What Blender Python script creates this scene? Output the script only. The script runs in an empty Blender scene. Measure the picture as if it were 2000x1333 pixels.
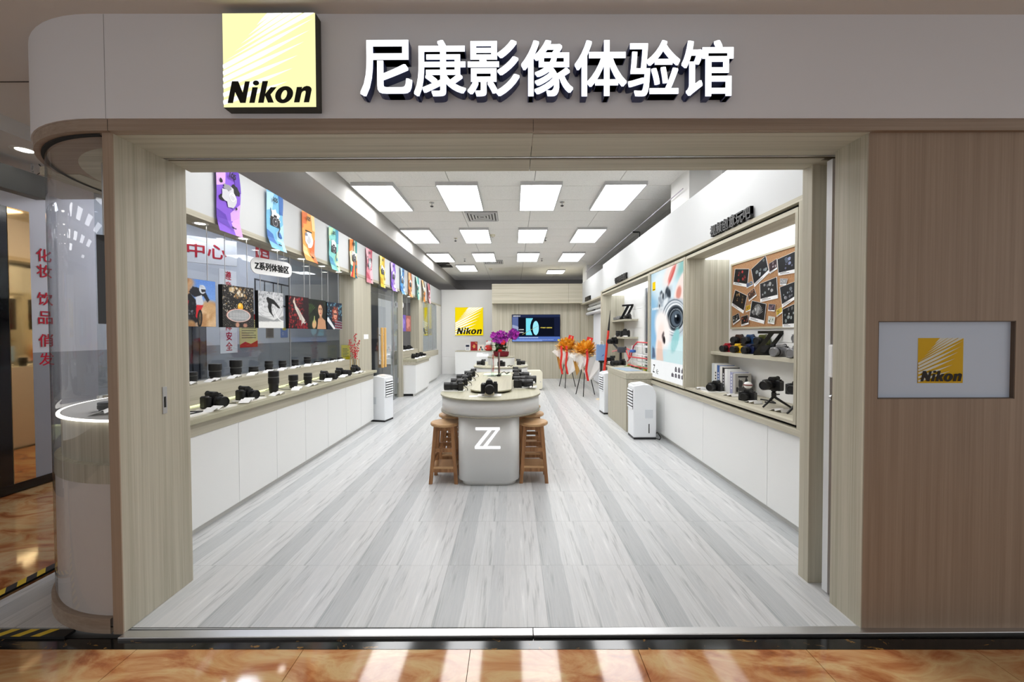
import bpy, bmesh, math, random
import numpy as np
from mathutils import Matrix, Vector
R = math.radians; PI = math.pi
random.seed(11)
sc = bpy.context.scene
COL = sc.collection

# ------------------------------------------------------------------ camera
cd = bpy.data.cameras.new('camera'); cam = bpy.data.objects.new('camera', cd); COL.objects.link(cam)
cd.sensor_width = 36.0; cd.lens = 14.0; cd.clip_start = 0.02; cd.clip_end = 200
cam.matrix_world = (Matrix.Translation((0, 0, 1.5)) @ Matrix.Rotation(R(0.22), 4, 'Z')
                    @ Matrix.Rotation(R(90 - 1.14), 4, 'X') @ Matrix.Rotation(-0.0029, 4, 'Z'))
sc.camera = cam

# ------------------------------------------------------------------ world, exposure
w = bpy.data.worlds.new('world'); sc.world = w; w.use_nodes = True
w.node_tree.nodes['Background'].inputs[0].default_value = (1.0, 0.985, 0.975, 1)
w.node_tree.nodes['Background'].inputs[1].default_value = 0.75
vs = sc.view_settings
vs.view_transform = 'Standard'; vs.look = 'None'; vs.gamma = 1; vs.use_curve_mapping = False
vs.exposure = 0.0
PANEL_POWER = 11.0      # ceiling light panels of the shop
try:
    sc.cycles.use_denoising = True
    sc.cycles.max_bounces = 10; sc.cycles.diffuse_bounces = 8; sc.cycles.transparent_max_bounces = 12
    sc.cycles.sample_clamp_indirect = 6
except Exception:
    pass

# ------------------------------------------------------------------ materials
def s2l(c):
    c /= 255.0
    return c / 12.92 if c <= 0.04045 else ((c + 0.055) / 1.055) ** 2.4
def rgb(c): return (s2l(c[0]), s2l(c[1]), s2l(c[2]), 1)
MATS = {}
def new_mat(key):
    m = bpy.data.materials.new(key); m.use_nodes = True
    return m, m.node_tree, m.node_tree.nodes['Principled BSDF']
def pm(key, col, rough=0.5, metal=0.0, spec=0.5, coat=0.0):
    """plain paint / plastic / metal, col in 0-255 sRGB"""
    if key in MATS: return MATS[key]
    m, t, b = new_mat(key)
    b.inputs['Base Color'].default_value = rgb(col); b.inputs['Roughness'].default_value = rough
    b.inputs['Metallic'].default_value = metal; b.inputs['Specular IOR Level'].default_value = spec
    b.inputs['Coat Weight'].default_value = coat
    tc = t.nodes.new('ShaderNodeTexCoord'); nz = t.nodes.new('ShaderNodeTexNoise')
    nz.inputs['Scale'].default_value = 90; nz.inputs['Detail'].default_value = 3
    mr = t.nodes.new('ShaderNodeMapRange'); mr.inputs[3].default_value = max(0.02, rough - 0.04); mr.inputs[4].default_value = min(1, rough + 0.04)
    t.links.new(tc.outputs['Object'], nz.inputs['Vector']); t.links.new(nz.outputs['Fac'], mr.inputs[0])
    t.links.new(mr.outputs[0], b.inputs['Roughness'])
    MATS[key] = m; return m
def fl(r, g, b): return pm('print_%d_%d_%d' % (r, g, b), (r, g, b), 0.55, 0, 0.25)
def em(r, g, b, s=1.0):
    key = 'glow_%d_%d_%d_%s' % (r, g, b, s)
    if key in MATS: return MATS[key]
    m = bpy.data.materials.new(key); m.use_nodes = True; t = m.node_tree
    t.nodes.remove(t.nodes['Principled BSDF'])
    e = t.nodes.new('ShaderNodeEmission'); e.inputs[0].default_value = rgb((r, g, b)); e.inputs[1].default_value = s
    t.links.new(e.outputs[0], t.nodes['Material Output'].inputs[0])
    MATS[key] = m; return m
def ramp(t, stops, interp='LINEAR'):
    r = t.nodes.new('ShaderNodeValToRGB'); r.color_ramp.interpolation = interp
    el = r.color_ramp.elements
    while len(el) < len(stops): el.new(0.5)
    for e, (p, c) in zip(el, stops): e.position = p; e.color = c if len(c) == 4 else rgb(c)
    return r
def wood(key, axis, c0, c1, rough=0.5):
    """fine straight-grained laminate, grain along axis"""
    m, t, b = new_mat(key)
    tc = t.nodes.new('ShaderNodeTexCoord'); mp = t.nodes.new('ShaderNodeMapping')
    sc_ = {'x': (1.2, 105, 105), 'y': (105, 1.2, 105), 'z': (105, 105, 1.2)}[axis]
    mp.inputs['Scale'].default_value = sc_
    n1 = t.nodes.new('ShaderNodeTexNoise'); n1.inputs['Scale'].default_value = 1.0; n1.inputs['Detail'].default_value = 5; n1.inputs['Roughness'].default_value = 0.7
    n2 = t.nodes.new('ShaderNodeTexNoise'); n2.inputs['Scale'].default_value = 0.22; n2.inputs['Detail'].default_value = 2
    ad = t.nodes.new('ShaderNodeMath'); ad.operation = 'ADD'; ml = t.nodes.new('ShaderNodeMath'); ml.operation = 'MULTIPLY'; ml.inputs[1].default_value = 0.5
    r = ramp(t, [(0.36, c0), (0.62, c1)])
    t.links.new(tc.outputs['Object'], mp.inputs[0])
    for n in (n1, n2): t.links.new(mp.outputs[0], n.inputs['Vector'])
    t.links.new(n1.outputs['Fac'], ad.inputs[0]); t.links.new(n2.outputs['Fac'], ad.inputs[1]); t.links.new(ad.outputs[0], ml.inputs[0])
    t.links.new(ml.outputs[0], r.inputs[0]); t.links.new(r.outputs[0], b.inputs['Base Color'])
    b.inputs['Roughness'].default_value = rough; b.inputs['Specular IOR Level'].default_value = 0.3
    bp = t.nodes.new('ShaderNodeBump'); bp.inputs['Strength'].default_value = 0.06; bp.inputs['Distance'].default_value = 0.002
    t.links.new(ml.outputs[0], bp.inputs['Height']); t.links.new(bp.outputs[0], b.inputs['Normal'])
    MATS[key] = m; return m
WZ = wood('oak_laminate_upright', 'z', (163, 157, 139), (193, 188, 171))
WY = wood('oak_laminate_lengthwise', 'y', (166, 160, 142), (195, 190, 173))
WX = wood('oak_laminate_crosswise', 'x', (163, 157, 139), (193, 188, 171))
TOPM = wood('sage_oak_tabletop', 'y', (160, 156, 134), (178, 174, 152), 0.38)
FW = wood('shade_toned_oak_upright', 'z', (146, 126, 108), (168, 148, 129), 0.5)  # same oak as inside, dim warm mall light painted into its colour
FX = wood('shade_toned_oak_crosswise', 'x', (142, 124, 108), (166, 148, 132), 0.5)  # crosswise grain, likewise browned for the dim mall light
PINE = wood('pine', 'z', (124, 86, 56), (180, 132, 90), 0.45)
PINEX = wood('pine_flat', 'x', (178, 136, 94), (212, 174, 130), 0.4)
WHITE = pm('white_laminate', (232, 233, 232), 0.42, 0, 0.35)
WALLW = pm('white_wall_paint', (238, 238, 237), 0.6, 0, 0.3)
FASC = pm('facade_white_panel', (228, 228, 232), 0.38, 0, 0.4)
FASW = pm('interior_fascia_paint', (197, 199, 200), 0.6, 0, 0.3)
GREYP = pm('grey_paint', (176, 174, 170), 0.7)
MALLC = pm('mall_ceiling_paint', (222, 219, 214), 0.85)
BLACK = pm('black_plastic', (15, 15, 16), 0.4)
BLACKG = pm('black_gloss', (10, 10, 11), 0.12, 0, 0.6)
RUBBER = pm('black_rubber', (19, 19, 19), 0.7)
STEEL = pm('brushed_steel', (206, 206, 207), 0.34, 1.0)
DARK = pm('dark_gap', (26, 25, 24), 0.8)
CHROME = pm('chrome', (210, 210, 212), 0.15, 1.0)
COOLW = pm('white_appliance_plastic', (236, 239, 243), 0.3, 0, 0.5)
PAPER = pm('white_paper', (244, 244, 244), 0.7)
PADM = pm('white_pad', (232, 230, 224), 0.5)
NAVY = pm('navy_return', (58, 68, 112), 0.35)
OLIVE = pm('dark_olive_return', (40, 40, 26), 0.4)
YEL = fl(252, 214, 0)

def glass(key, tint=(255, 255, 255), refl=0.06, rough=0.0):
    m = bpy.data.materials.new(key); m.use_nodes = True; t = m.node_tree
    t.nodes.remove(t.nodes['Principled BSDF'])
    tr = t.nodes.new('ShaderNodeBsdfTransparent'); tr.inputs[0].default_value = rgb(tint)
    gl = t.nodes.new('ShaderNodeBsdfGlossy'); gl.inputs['Roughness'].default_value = rough
    fw = t.nodes.new('ShaderNodeLayerWeight'); fw.inputs[0].default_value = 0.5
    fr = t.nodes.new('ShaderNodeMath'); fr.operation = 'POWER'; fr.inputs[1].default_value = 5.0; t.links.new(fw.outputs['Facing'], fr.inputs[0])
    ad = t.nodes.new('ShaderNodeMath'); ad.operation = 'MULTIPLY_ADD'; ad.inputs[1].default_value = 0.8; ad.inputs[2].default_value = 0.03 + refl; ad.use_clamp = True
    mx = t.nodes.new('ShaderNodeMixShader')
    t.links.new(fr.outputs[0], ad.inputs[0]); t.links.new(ad.outputs[0], mx.inputs[0])
    t.links.new(tr.outputs[0], mx.inputs[1]); t.links.new(gl.outputs[0], mx.inputs[2])
    t.links.new(mx.outputs[0], t.nodes['Material Output'].inputs[0])
    MATS[key] = m; return m
GLASS = glass('clear_glass', (236, 240, 242), 0.015)
GLASSC = glass('curved_glass', (246, 247, 248), 0.01)
ACRYL = glass('acrylic', (240, 246, 246), 0.04)

def floor_print():
    """one 600 x 600 printed vinyl tile: four wood-look strips; object coords run 0..0.6"""
    m, t, b = new_mat('grey_wood_print_vinyl')
    tc = t.nodes.new('ShaderNodeTexCoord'); sp = t.nodes.new('ShaderNodeSeparateXYZ')
    t.links.new(tc.outputs['Object'], sp.inputs[0])
    d = t.nodes.new('ShaderNodeMath'); d.operation = 'DIVIDE'; d.inputs[1].default_value = 0.6
    t.links.new(sp.outputs[0], d.inputs[0])
    base = ramp(t, [(0.0, (158, 163, 166)), (0.235, (194, 196, 197)), (0.47, (178, 181, 183)), (0.60, (193, 194, 195)), (0.76, (199, 200, 201))], 'CONSTANT')
    t.links.new(d.outputs[0], base.inputs[0])
    mp = t.nodes.new('ShaderNodeMapping'); mp.inputs['Scale'].default_value = (30, 1.1, 1)
    t.links.new(tc.outputs['Object'], mp.inputs[0])
    n = t.nodes.new('ShaderNodeTexNoise'); n.inputs['Scale'].default_value = 1.3; n.inputs['Detail'].default_value = 6; n.inputs['Roughness'].default_value = 0.62; n.inputs['Distortion'].default_value = 0.5
    t.links.new(mp.outputs[0], n.inputs['Vector'])
    st = ramp(t, [(0.32, (120, 126, 130)), (0.47, (214, 214, 214)), (0.56, (196, 198, 200)), (0.70, (236, 236, 236))])
    t.links.new(n.outputs['Fac'], st.inputs[0])
    mx = t.nodes.new('ShaderNodeMix'); mx.data_type = 'RGBA'; mx.inputs[0].default_value = 0.46
    t.links.new(base.outputs[0], mx.inputs[6]); t.links.new(st.outputs[0], mx.inputs[7])
    t.links.new(mx.outputs[2], b.inputs['Base Color'])
    b.inputs['Roughness'].default_value = 0.3; b.inputs['Specular IOR Level'].default_value = 0.42
    return m
VINYL = floor_print()

def marble(key, stops, sc_=2.2, rough=0.06, dist=1.6):
    m, t, b = new_mat(key)
    ge = t.nodes.new('ShaderNodeNewGeometry'); mp = t.nodes.new('ShaderNodeMapping'); mp.inputs['Rotation'].default_value = (0, 0, 0.6); mp.inputs['Scale'].default_value = (1, 2.2, 1)
    t.links.new(ge.outputs['Position'], mp.inputs[0])
    n = t.nodes.new('ShaderNodeTexNoise'); n.inputs['Scale'].default_value = sc_; n.inputs['Detail'].default_value = 8; n.inputs['Roughness'].default_value = 0.6; n.inputs['Distortion'].default_value = dist
    t.links.new(mp.outputs[0], n.inputs['Vector'])
    r = ramp(t, stops); t.links.new(n.outputs['Fac'], r.inputs[0]); t.links.new(r.outputs[0], b.inputs['Base Color'])
    b.inputs['Roughness'].default_value = rough
    return m
MARB = marble('orange_cream_marble', [(0.26, (120, 62, 30)), (0.40, (172, 108, 64)), (0.50, (196, 146, 96)), (0.60, (206, 172, 122)), (0.74, (184, 126, 78))])
BMARB = marble('black_gold_marble', [(0.0, (14, 14, 15)), (0.62, (18, 18, 18)), (0.66, (150, 110, 50)), (0.68, (22, 20, 18)), (1.0, (16, 16, 16))], 5.0, 0.1, 2.5)

def speck(key, c0, c1, scale, lo, hi, rough=0.85):
    m, t, b = new_mat(key)
    tc = t.nodes.new('ShaderNodeTexCoord'); n = t.nodes.new('ShaderNodeTexNoise'); n.inputs['Scale'].default_value = scale; n.inputs['Detail'].default_value = 2
    t.links.new(tc.outputs['Object'], n.inputs['Vector'])
    r = ramp(t, [(lo, c0), (hi, c1)]); t.links.new(n.outputs['Fac'], r.inputs[0]); t.links.new(r.outputs[0], b.inputs['Base Color'])
    b.inputs['Roughness'].default_value = rough
    return m
CEILT = speck('mineral_ceiling_tile', (218, 217, 214), (240, 239, 236), 120, 0.32, 0.45)
CORK = speck('cork', (152, 108, 70), (196, 150, 108), 180, 0.38, 0.62)

# ------------------------------------------------------------------ mesh helpers
class MB:
    def __init__(s): s.v = []; s.f = []; s.mi = []; s.sm = []; s.M = Matrix(); s.cur = 0
    def add(s, vs_, fs, smooth=False):
        b = len(s.v); s.v += [tuple(s.M @ Vector(p)) for p in vs_]
        for f in fs: s.f.append(tuple(i + b for i in f)); s.mi.append(s.cur); s.sm.append(smooth)
        return s
    def box(s, x0, x1, y0, y1, z0, z1):
        return s.add([(x0,y0,z0),(x1,y0,z0),(x1,y1,z0),(x0,y1,z0),(x0,y0,z1),(x1,y0,z1),(x1,y1,z1),(x0,y1,z1)],
                     [(0,3,2,1),(4,5,6,7),(0,1,5,4),(1,2,6,5),(2,3,7,6),(3,0,4,7)])
    def prism(s, pts, h0, h1, axis='z', smooth=False):
        n = len(pts)
        def P(p, h): return {'z': (p[0], p[1], h), 'y': (p[0], h, p[1]), 'x': (h, p[0], p[1])}[axis]
        vs_ = [P(p, h0) for p in pts] + [P(p, h1) for p in pts]
        s.add(vs_, [tuple(range(n))[::-1], tuple(range(n, 2*n))])
        b = len(s.v) - 2*n
        for i in range(n):
            j = (i+1) % n
            s.f.append((b+i, b+j, b+n+j, b+n+i)); s.mi.append(s.cur); s.sm.append(smooth)
        return s
    def lathe(s, prof, n=24, smooth=True, a0=0.0, a1=2*PI):
        """surface of revolution; creases where the profile turns sharply"""
        full = abs(a1 - a0 - 2*PI) < 1e-6; k = n if full else n + 1
        runs = [[prof[0], prof[1]]]
        for j in range(1, len(prof)-1):
            d0 = math.atan2(prof[j][1]-prof[j-1][1], prof[j][0]-prof[j-1][0]); d1 = math.atan2(prof[j+1][1]-prof[j][1], prof[j+1][0]-prof[j][0])
            if abs((d1-d0+PI) % (2*PI) - PI) > R(38): runs.append([prof[j]])
            runs[-1].append(prof[j+1])
        for run in runs:
            vs_ = []
            for r, z in run:
                for i in range(k):
                    a = a0 + (a1-a0)*i/n; vs_.append((r*math.cos(a), r*math.sin(a), z))
            fs = []
            for j in range(len(run)-1):
                for i in range(n):
                    i2 = (i+1) % k if full else i+1
                    fs.append((j*k+i, j*k+i2, (j+1)*k+i2, (j+1)*k+i))
            s.add(vs_, fs, smooth)
        if full:
            for (r, z), fl_ in ((prof[0], -1), (prof[-1], 1)):
                if r > 2e-3 or (r > 1e-5 and len(prof) == 2): s.add([(r*math.cos(2*PI*i/n), r*math.sin(2*PI*i/n), z) for i in range(n)], [tuple(range(n))[::fl_]])
        return s
    def cyl(s, p0, p1, r0, r1=None, n=12):
        p0 = Vector(p0); p1 = Vector(p1); d = p1-p0; r1 = r0 if r1 is None else r1
        q = d.to_track_quat('Z', 'Y').to_matrix().to_4x4(); M0 = s.M
        s.M = M0 @ Matrix.Translation(p0) @ q
        s.lathe([(r0, 0), (r1, d.length)], n); s.M = M0
        return s
    def tube(s, pts, r, n=8):
        for a, b in zip(pts[:-1], pts[1:]): s.cyl(a, b, r, None, n)
        return s
    def leg(s, p0, p1, w0, w1=None):
        """square bar from p0 to p1"""
        w1 = w1 or w0; vs_ = []
        for p, w_ in ((p0, w0), (p1, w1)):
            for dx, dy in ((-1,-1),(1,-1),(1,1),(-1,1)): vs_.append((p[0]+dx*w_/2, p[1]+dy*w_/2, p[2]))
        return s.add(vs_, [(0,3,2,1),(4,5,6,7),(0,1,5,4),(1,2,6,5),(2,3,7,6),(3,0,4,7)])
    def mesh(s, name):
        me = bpy.data.meshes.new(name); me.from_pydata(s.v, [], s.f)
        for p, k, q in zip(me.polygons, s.mi, s.sm): p.material_index = k; p.use_smooth = q
        bm = bmesh.new(); bm.from_mesh(me); bmesh.ops.recalc_face_normals(bm, faces=bm.faces); bm.to_mesh(me); bm.free()
        return me
    def build(s, name, mats, parent=None, loc=(0,0,0), rz=0.0, bevel=0.0, seg=2):
        me = s.mesh(name)
        for m in (mats if isinstance(mats, (list, tuple)) else [mats]): me.materials.append(m)
        o = bpy.data.objects.new(name, me); COL.objects.link(o); o.location = loc; o.rotation_euler = (0, 0, rz)
        if parent: o.parent = parent
        if bevel:
            bv = o.modifiers.new('bevel', 'BEVEL'); bv.width = bevel; bv.segments = seg; bv.limit_method = 'ANGLE'; bv.angle_limit = R(40)
        return o
def B(*a): return MB().box(*a)
def thing(name, label, cat, loc=(0,0,0), rz=0.0, group=None):
    o = bpy.data.objects.new(name, None); COL.objects.link(o); o.empty_display_size = 0.05
    o.location = loc; o.rotation_euler = (0, 0, rz); o['label'] = label; o['category'] = cat
    if group: o['group'] = group
    return o
def tag(o, label, cat, group=None):
    o['label'] = label; o['category'] = cat
    if group: o['group'] = group
    return o
def struct(o): o['kind'] = 'structure'; return o
def copytree(o, parent=None):
    c = o.copy(); COL.objects.link(c); c.parent = parent
    for ch in list(o.children): copytree(ch, c)
    return c
ORD = ['first','second','third','fourth','fifth','sixth','seventh','eighth','ninth','tenth','eleventh','twelfth','thirteenth','fourteenth']
def rrect(x0, x1, y0, y1, r, n=6):
    pts = []
    for cx, cy, a in ((x1-r, y1-r, 0), (x0+r, y1-r, 90), (x0+r, y0+r, 180), (x1-r, y0+r, 270)):
        for i in range(n+1):
            t = R(a + 90*i/n); pts.append((cx + r*math.cos(t), cy + r*math.sin(t)))
    return pts
def ell(cx, cy, rx, ry=None, n=20, rot=0.0, a0=0, a1=360):
    ry = rx if ry is None else ry; c, q = math.cos(R(rot)), math.sin(R(rot)); out = []
    full = abs(a1-a0) >= 360
    for i in range(n if full else n+1):
        t = R(a0 + (a1-a0)*i/n); x, y = rx*math.cos(t), ry*math.sin(t)
        out.append((cx + x*c - y*q, cy + x*q + y*c))
    return out
def ring(cx, cy, rx, ry, wd, n=24, rot=0.0, a0=0, a1=359.9):
    return ell(cx, cy, rx, ry, n, rot, a0, a1) + ell(cx, cy, rx-wd, ry-wd, n, rot, a0, a1)[::-1]
def blob(cx, cy, rx, ry, jit=0.2, n=18, seed=1):
    rd = random.Random(seed); out = []
    for i in range(n):
        t = 2*PI*i/n; k = 1 + rd.uniform(-jit, jit); out.append((cx + rx*k*math.cos(t), cy + ry*k*math.sin(t)))
    return out
def rect(u0, v0, u1, v1): return [(u0,v0),(u1,v0),(u1,v1),(u0,v1)]
def art(name, parent, layers, loc=(0,0,0), rz=0.0, step=0.0003, clip=None):
    """flat print facing -Y: coloured shapes laid over one another; clip = (u0,v0,u1,v1)"""
    mb = MB(); mats = []
    for k, (m, pts) in enumerate(layers):
        if clip:
            pts = clip_poly(pts, clip)
            if len(pts) < 3: continue
        if m not in mats: mats.append(m)
        mb.cur = mats.index(m)
        mb.add([(u, -step*(k+1), v) for u, v in pts], [tuple(range(len(pts)))])
    return mb.build(name, mats, parent, loc, rz)
def clip_poly(pts, c):
    def cut(p, ins, inter):
        out = []
        for i in range(len(p)):
            a, b = p[i-1], p[i]
            if ins(b):
                if not ins(a): out.append(inter(a, b))
                out.append(b)
            elif ins(a): out.append(inter(a, b))
        return out
    for ax, val, sg in ((0, c[0], 1), (0, c[2], -1), (1, c[1], 1), (1, c[3], -1)):
        if not pts: return pts
        def inter(a, b, ax=ax, val=val):
            t = (val-a[ax])/(b[ax]-a[ax]); q = [a[0]+(b[0]-a[0])*t, a[1]+(b[1]-a[1])*t]; q[ax] = val; return tuple(q)
        pts = cut(pts, lambda q, ax=ax, val=val, sg=sg: (q[ax]-val)*sg >= -1e-9, inter)
    return pts
TXT = {}
def text_mesh(body, size, depth=0.0006, bold=0.0, shear=0.0, res=3, spacing=1.0):
    key = (body, size, depth, bold, shear, res, spacing)
    if key in TXT: return TXT[key]
    c = bpy.data.curves.new('lettering', 'FONT'); c.body = body; c.size = 1.0; c.shear = shear
    c.resolution_u = res; c.extrude = depth/2/size; c.fill_mode = 'BOTH'; c.space_character = spacing
    o = bpy.data.objects.new('lettering', c); COL.objects.link(o); bpy.context.view_layer.update()
    me = bpy.data.meshes.new_from_object(o.evaluated_get(bpy.context.evaluated_depsgraph_get()))
    bpy.data.objects.remove(o); bpy.data.curves.remove(c)
    if bold:                                   # heavier strokes: shifted copies of the glyph joined in one mesh
        n = 8 if depth > .003 or bold > .025 else 4; V = [tuple(v.co) for v in me.vertices]; Fc = [tuple(p.vertices) for p in me.polygons]; AV, AF = [], []
        for k in range(n):
            t = 2*PI*(k+.5)/4 if k < 4 else 2*PI*k/4; q = 1.4142 if k < 4 else 1.0; b0 = len(AV); AV += [(x+bold*1.2*q*math.cos(t), y+bold*q*math.sin(t), z+k*2e-5) for x, y, z in V]; AF += [tuple(i+b0 for i in f) for f in Fc]
        me = bpy.data.meshes.new('lettering'); me.from_pydata(AV, [], AF)
    xs = [v.co.x for v in me.vertices]; ys = [v.co.y for v in me.vertices]
    me['x0'] = min(xs)*size; me['x1'] = max(xs)*size; me['y0'] = min(ys)*size; me['y1'] = max(ys)*size
    for v in me.vertices: x, y, z = v.co; v.co = (x*size, -z*size - depth/2, y*size)
    TXT[key] = me; return me
def text(name, body, size, mat, parent=None, loc=(0,0,0), rz=0.0, depth=0.0006, bold=0.0, shear=0.0, width=None, height=None, res=3, spacing=1.0):
    """lettering facing -Y, centred on loc in u and v; width/height rescale it"""
    me = text_mesh(body, size, depth, bold, shear, res, spacing)
    x0, x1, y0, y1 = me['x0'], me['x1'], me['y0'], me['y1']; me = me.copy()
    sx = width/(x1-x0) if width else 1.0; sz = height/(y1-y0) if height else sx
    if height and not width: sx = sz
    for v in me.vertices: v.co = ((v.co.x-(x0+x1)/2)*sx, v.co.y, (v.co.z-(y0+y1)/2)*sz)
    me.materials.clear(); me.materials.append(mat)
    for p in me.polygons: p.material_index = 0
    o = bpy.data.objects.new(name, me); COL.objects.link(o); o.location = loc; o.rotation_euler = (0,0,rz)
    if parent: o.parent = parent
    return o
RAYS = [((.37,.127),(.51,.0)),((.277,.235),(.588,.0)),((.193,.328),(.69,.0)),((.126,.41),(.80,.0)),((.034,.504),(.93,.0)),
        ((.0,.575),(.98,.06)),((.0,.645),(.94,.185)),((.0,.715),(.88,.307)),((.0,.785),(.815,.45)),((.0,.875),(.756,.588)),((.0,.955),(.70,.73))]
def logo_layers(s_, ym, wm):
    L = [(ym, rect(-s_/2, 0, s_/2, s_))]
    for k, (a, b) in enumerate(RAYS):
        A = Vector((a[0], 1-a[1])); Bp = Vector((b[0], 1-b[1])); d = (Bp-A).normalized(); nrm = Vector((-d.y, d.x))
        if k < 5: pts = [A, A+(Bp-A)*.5-nrm*.016, Bp+d*.05-nrm*.034, Bp+d*.05+nrm*.022, A+(Bp-A)*.5+nrm*.014]
        else: pts = [Bp, A+(Bp-A)*.45+nrm*.026, A+nrm*.024, A-nrm*.024, A+(Bp-A)*.45-nrm*.026]
        L.append((wm, [((p[0]-.5)*s_, p[1]*s_) for p in clip_poly([tuple(p) for p in pts], (0,0,1,1))]))
    return [l for l in L if len(l[1]) > 2]
GLY = [[(100,1182),(160,907),(240,907),(296,1052),(328,910),(387,910),(330,1181),(262,1181),(198,1042),(168,1182)], [(378,1181),(422,985),(490,985),(446,1181)], [(468+40*math.cos(R(a_)), 930-31*math.sin(R(a_))) for a_ in range(0,360,24)],
       [(492,1181),(552,907),(622,907),(584,1070),(656,985),(730,985),(652,1076),(692,1179),(618,1179),(582,1090),(562,1181)], [(952,1178),(992,984),(1060,984),(1054,1008),(1082,982),(1118,970),(1154,976),(1176,996),(1180,1020),(1146,1178),(1078,1178),(1104,1060),(1104,1036),(1086,1030),(1062,1042),(1048,1066),(1022,1178)]]
def word(parent, s_, km, loc=(0,0,0), rz=0.0, depth=.001):
    """heavy italic five-letter word, drawn as outlines in the logo square"""
    N = lambda p: (((p[0]-40)/1190-.5)*s_, (1230-p[1])/1190*s_); mb = MB()
    for g in GLY: mb.prism([N(p) for p in g], -depth, 0, 'y')
    outer, inner = [], []
    for i in range(29):
        t = 2*PI*i/28; outer.append((827+113*math.cos(t)-22*math.sin(t), 1080+108*math.sin(t))); inner.append((826+36*math.cos(t)-16*math.sin(t), 1082+60*math.sin(t)))
    for i in range(28): mb.prism([N(outer[i]), N(outer[i+1]), N(inner[i+1]), N(inner[i])], -depth, 0, 'y')
    return mb.build('lettering', km, parent, Vector(loc) + Matrix.Rotation(rz, 3, 'Z') @ Vector((0, -.0045, 0)), rz)
def logo(parent, s_, ym, wm, km, loc=(0,0,0), rz=0.0):
    """square yellow logo field (bottom centre at loc) with slanted rays and italic lettering"""
    e = art('logo_print', parent, logo_layers(s_, ym, wm), loc, rz)
    word(parent, s_, km, loc, rz)
    return e

# ------------------------------------------------------------------ printed pictures: painted grids stored as colours on a flat mesh
def vcol_mat(key, glow=0.0):
    if key in MATS: return MATS[key]
    m, t, b = new_mat(key); at = t.nodes.new('ShaderNodeAttribute'); at.attribute_name = 'print'
    if glow:
        e = t.nodes.new('ShaderNodeEmission'); e.inputs[1].default_value = glow; t.links.new(at.outputs['Color'], e.inputs[0]); t.links.new(e.outputs[0], t.nodes['Material Output'].inputs[0])
    else:
        t.links.new(at.outputs['Color'], b.inputs['Base Color']); b.inputs['Roughness'].default_value = .45; b.inputs['Specular IOR Level'].default_value = .3
    MATS[key] = m; return m
class Paint:
    """u to the right, v up, both 0..1; colours 0-255"""
    def __init__(s, nx, ny, base, seed=1):
        s.nx, s.ny = nx, ny; s.U, s.V = np.meshgrid((np.arange(nx)+.5)/nx, (np.arange(ny)+.5)/ny); s.C = np.zeros((ny, nx, 3)) + np.array(base, float); s.rs = np.random.RandomState(seed)
    def mix(s, mask, col, alpha=1.0):
        k = (np.clip(mask, 0, 1)*alpha)[..., None]; s.C = s.C*(1-k) + np.array(col, float)*k; return s
    def grad(s, c0, c1, v0=0.0, v1=1.0): return s.mix(np.ones_like(s.U), c0).mix((s.V-v0)/(v1-v0), c1)
    def ell(s, cx, cy, rx, ry, col, rot=0, soft=.15, alpha=1.0):
        c, q = math.cos(R(rot)), math.sin(R(rot)); x, y = s.U-cx, s.V-cy; d = np.sqrt(((x*c+y*q)/rx)**2 + ((-x*q+y*c)/ry)**2); return s.mix((1-d)/soft+.5, col, alpha)
    def ring(s, cx, cy, rx, ry, wd, col, rot=0, alpha=1.0):
        c, q = math.cos(R(rot)), math.sin(R(rot)); x, y = s.U-cx, s.V-cy; d = np.sqrt(((x*c+y*q)/rx)**2 + ((-x*q+y*c)/ry)**2); return s.mix(1.5-np.abs(d-1)/wd*1.5, col, alpha)
    def poly(s, pts, col, alpha=1.0, soft=1):
        ins = np.zeros(s.U.shape, bool)
        for i in range(len(pts)):
            (x0, y0), (x1, y1) = pts[i-1], pts[i]
            if y0 != y1: ins ^= ((y0 > s.V) != (y1 > s.V)) & (s.U < (x1-x0)*(s.V-y0)/(y1-y0)+x0)
        m = ins.astype(float)
        for _ in range(soft): p = np.pad(m, 1, 'edge'); m = (p[:-2, 1:-1]+p[2:, 1:-1]+p[1:-1, :-2]+p[1:-1, 2:]+2*m)/6
        return s.mix(m, col, alpha)
    def dots(s, n, box, r, cols, soft=.6, alpha=.9):
        for _ in range(n):
            rr = s.rs.uniform(*r); s.ell(s.rs.uniform(box[0], box[2]), s.rs.uniform(box[1], box[3]), rr, rr*s.rs.uniform(.6, 1.4), cols[s.rs.randint(len(cols))], s.rs.uniform(0, 180), soft, alpha)
        return s
    def grain(s, amp): s.C = s.C + s.rs.normal(0, amp, s.U.shape)[..., None]; return s
    def build(s, name, parent, w_, h_, loc=(0, 0, 0), glow=0.0):
        """bottom centre at loc, facing -Y"""
        nx, ny = s.nx, s.ny; vs_ = [((i/nx-.5)*w_, 0, j/ny*h_) for j in range(ny+1) for i in range(nx+1)]
        fs = [(j*(nx+1)+i, j*(nx+1)+i+1, (j+1)*(nx+1)+i+1, (j+1)*(nx+1)+i) for j in range(ny) for i in range(nx)]
        me = bpy.data.meshes.new(name); me.from_pydata(vs_, [], fs)
        c = np.clip(s.C, 0, 255)/255.0; c = np.where(c <= .04045, c/12.92, ((c+.055)/1.055)**2.4).reshape(-1, 3)
        at = me.color_attributes.new('print', 'FLOAT_COLOR', 'CORNER'); buf = np.ones((len(fs)*4, 4), np.float32); buf[:, :3] = np.repeat(c, 4, axis=0); at.data.foreach_set('color', buf.ravel())
        me.materials.append(vcol_mat('glowing_print_%s' % glow if glow else 'matt_print', glow))
        o = bpy.data.objects.new(name, me); COL.objects.link(o); o.location = loc; o.parent = parent; return o
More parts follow.
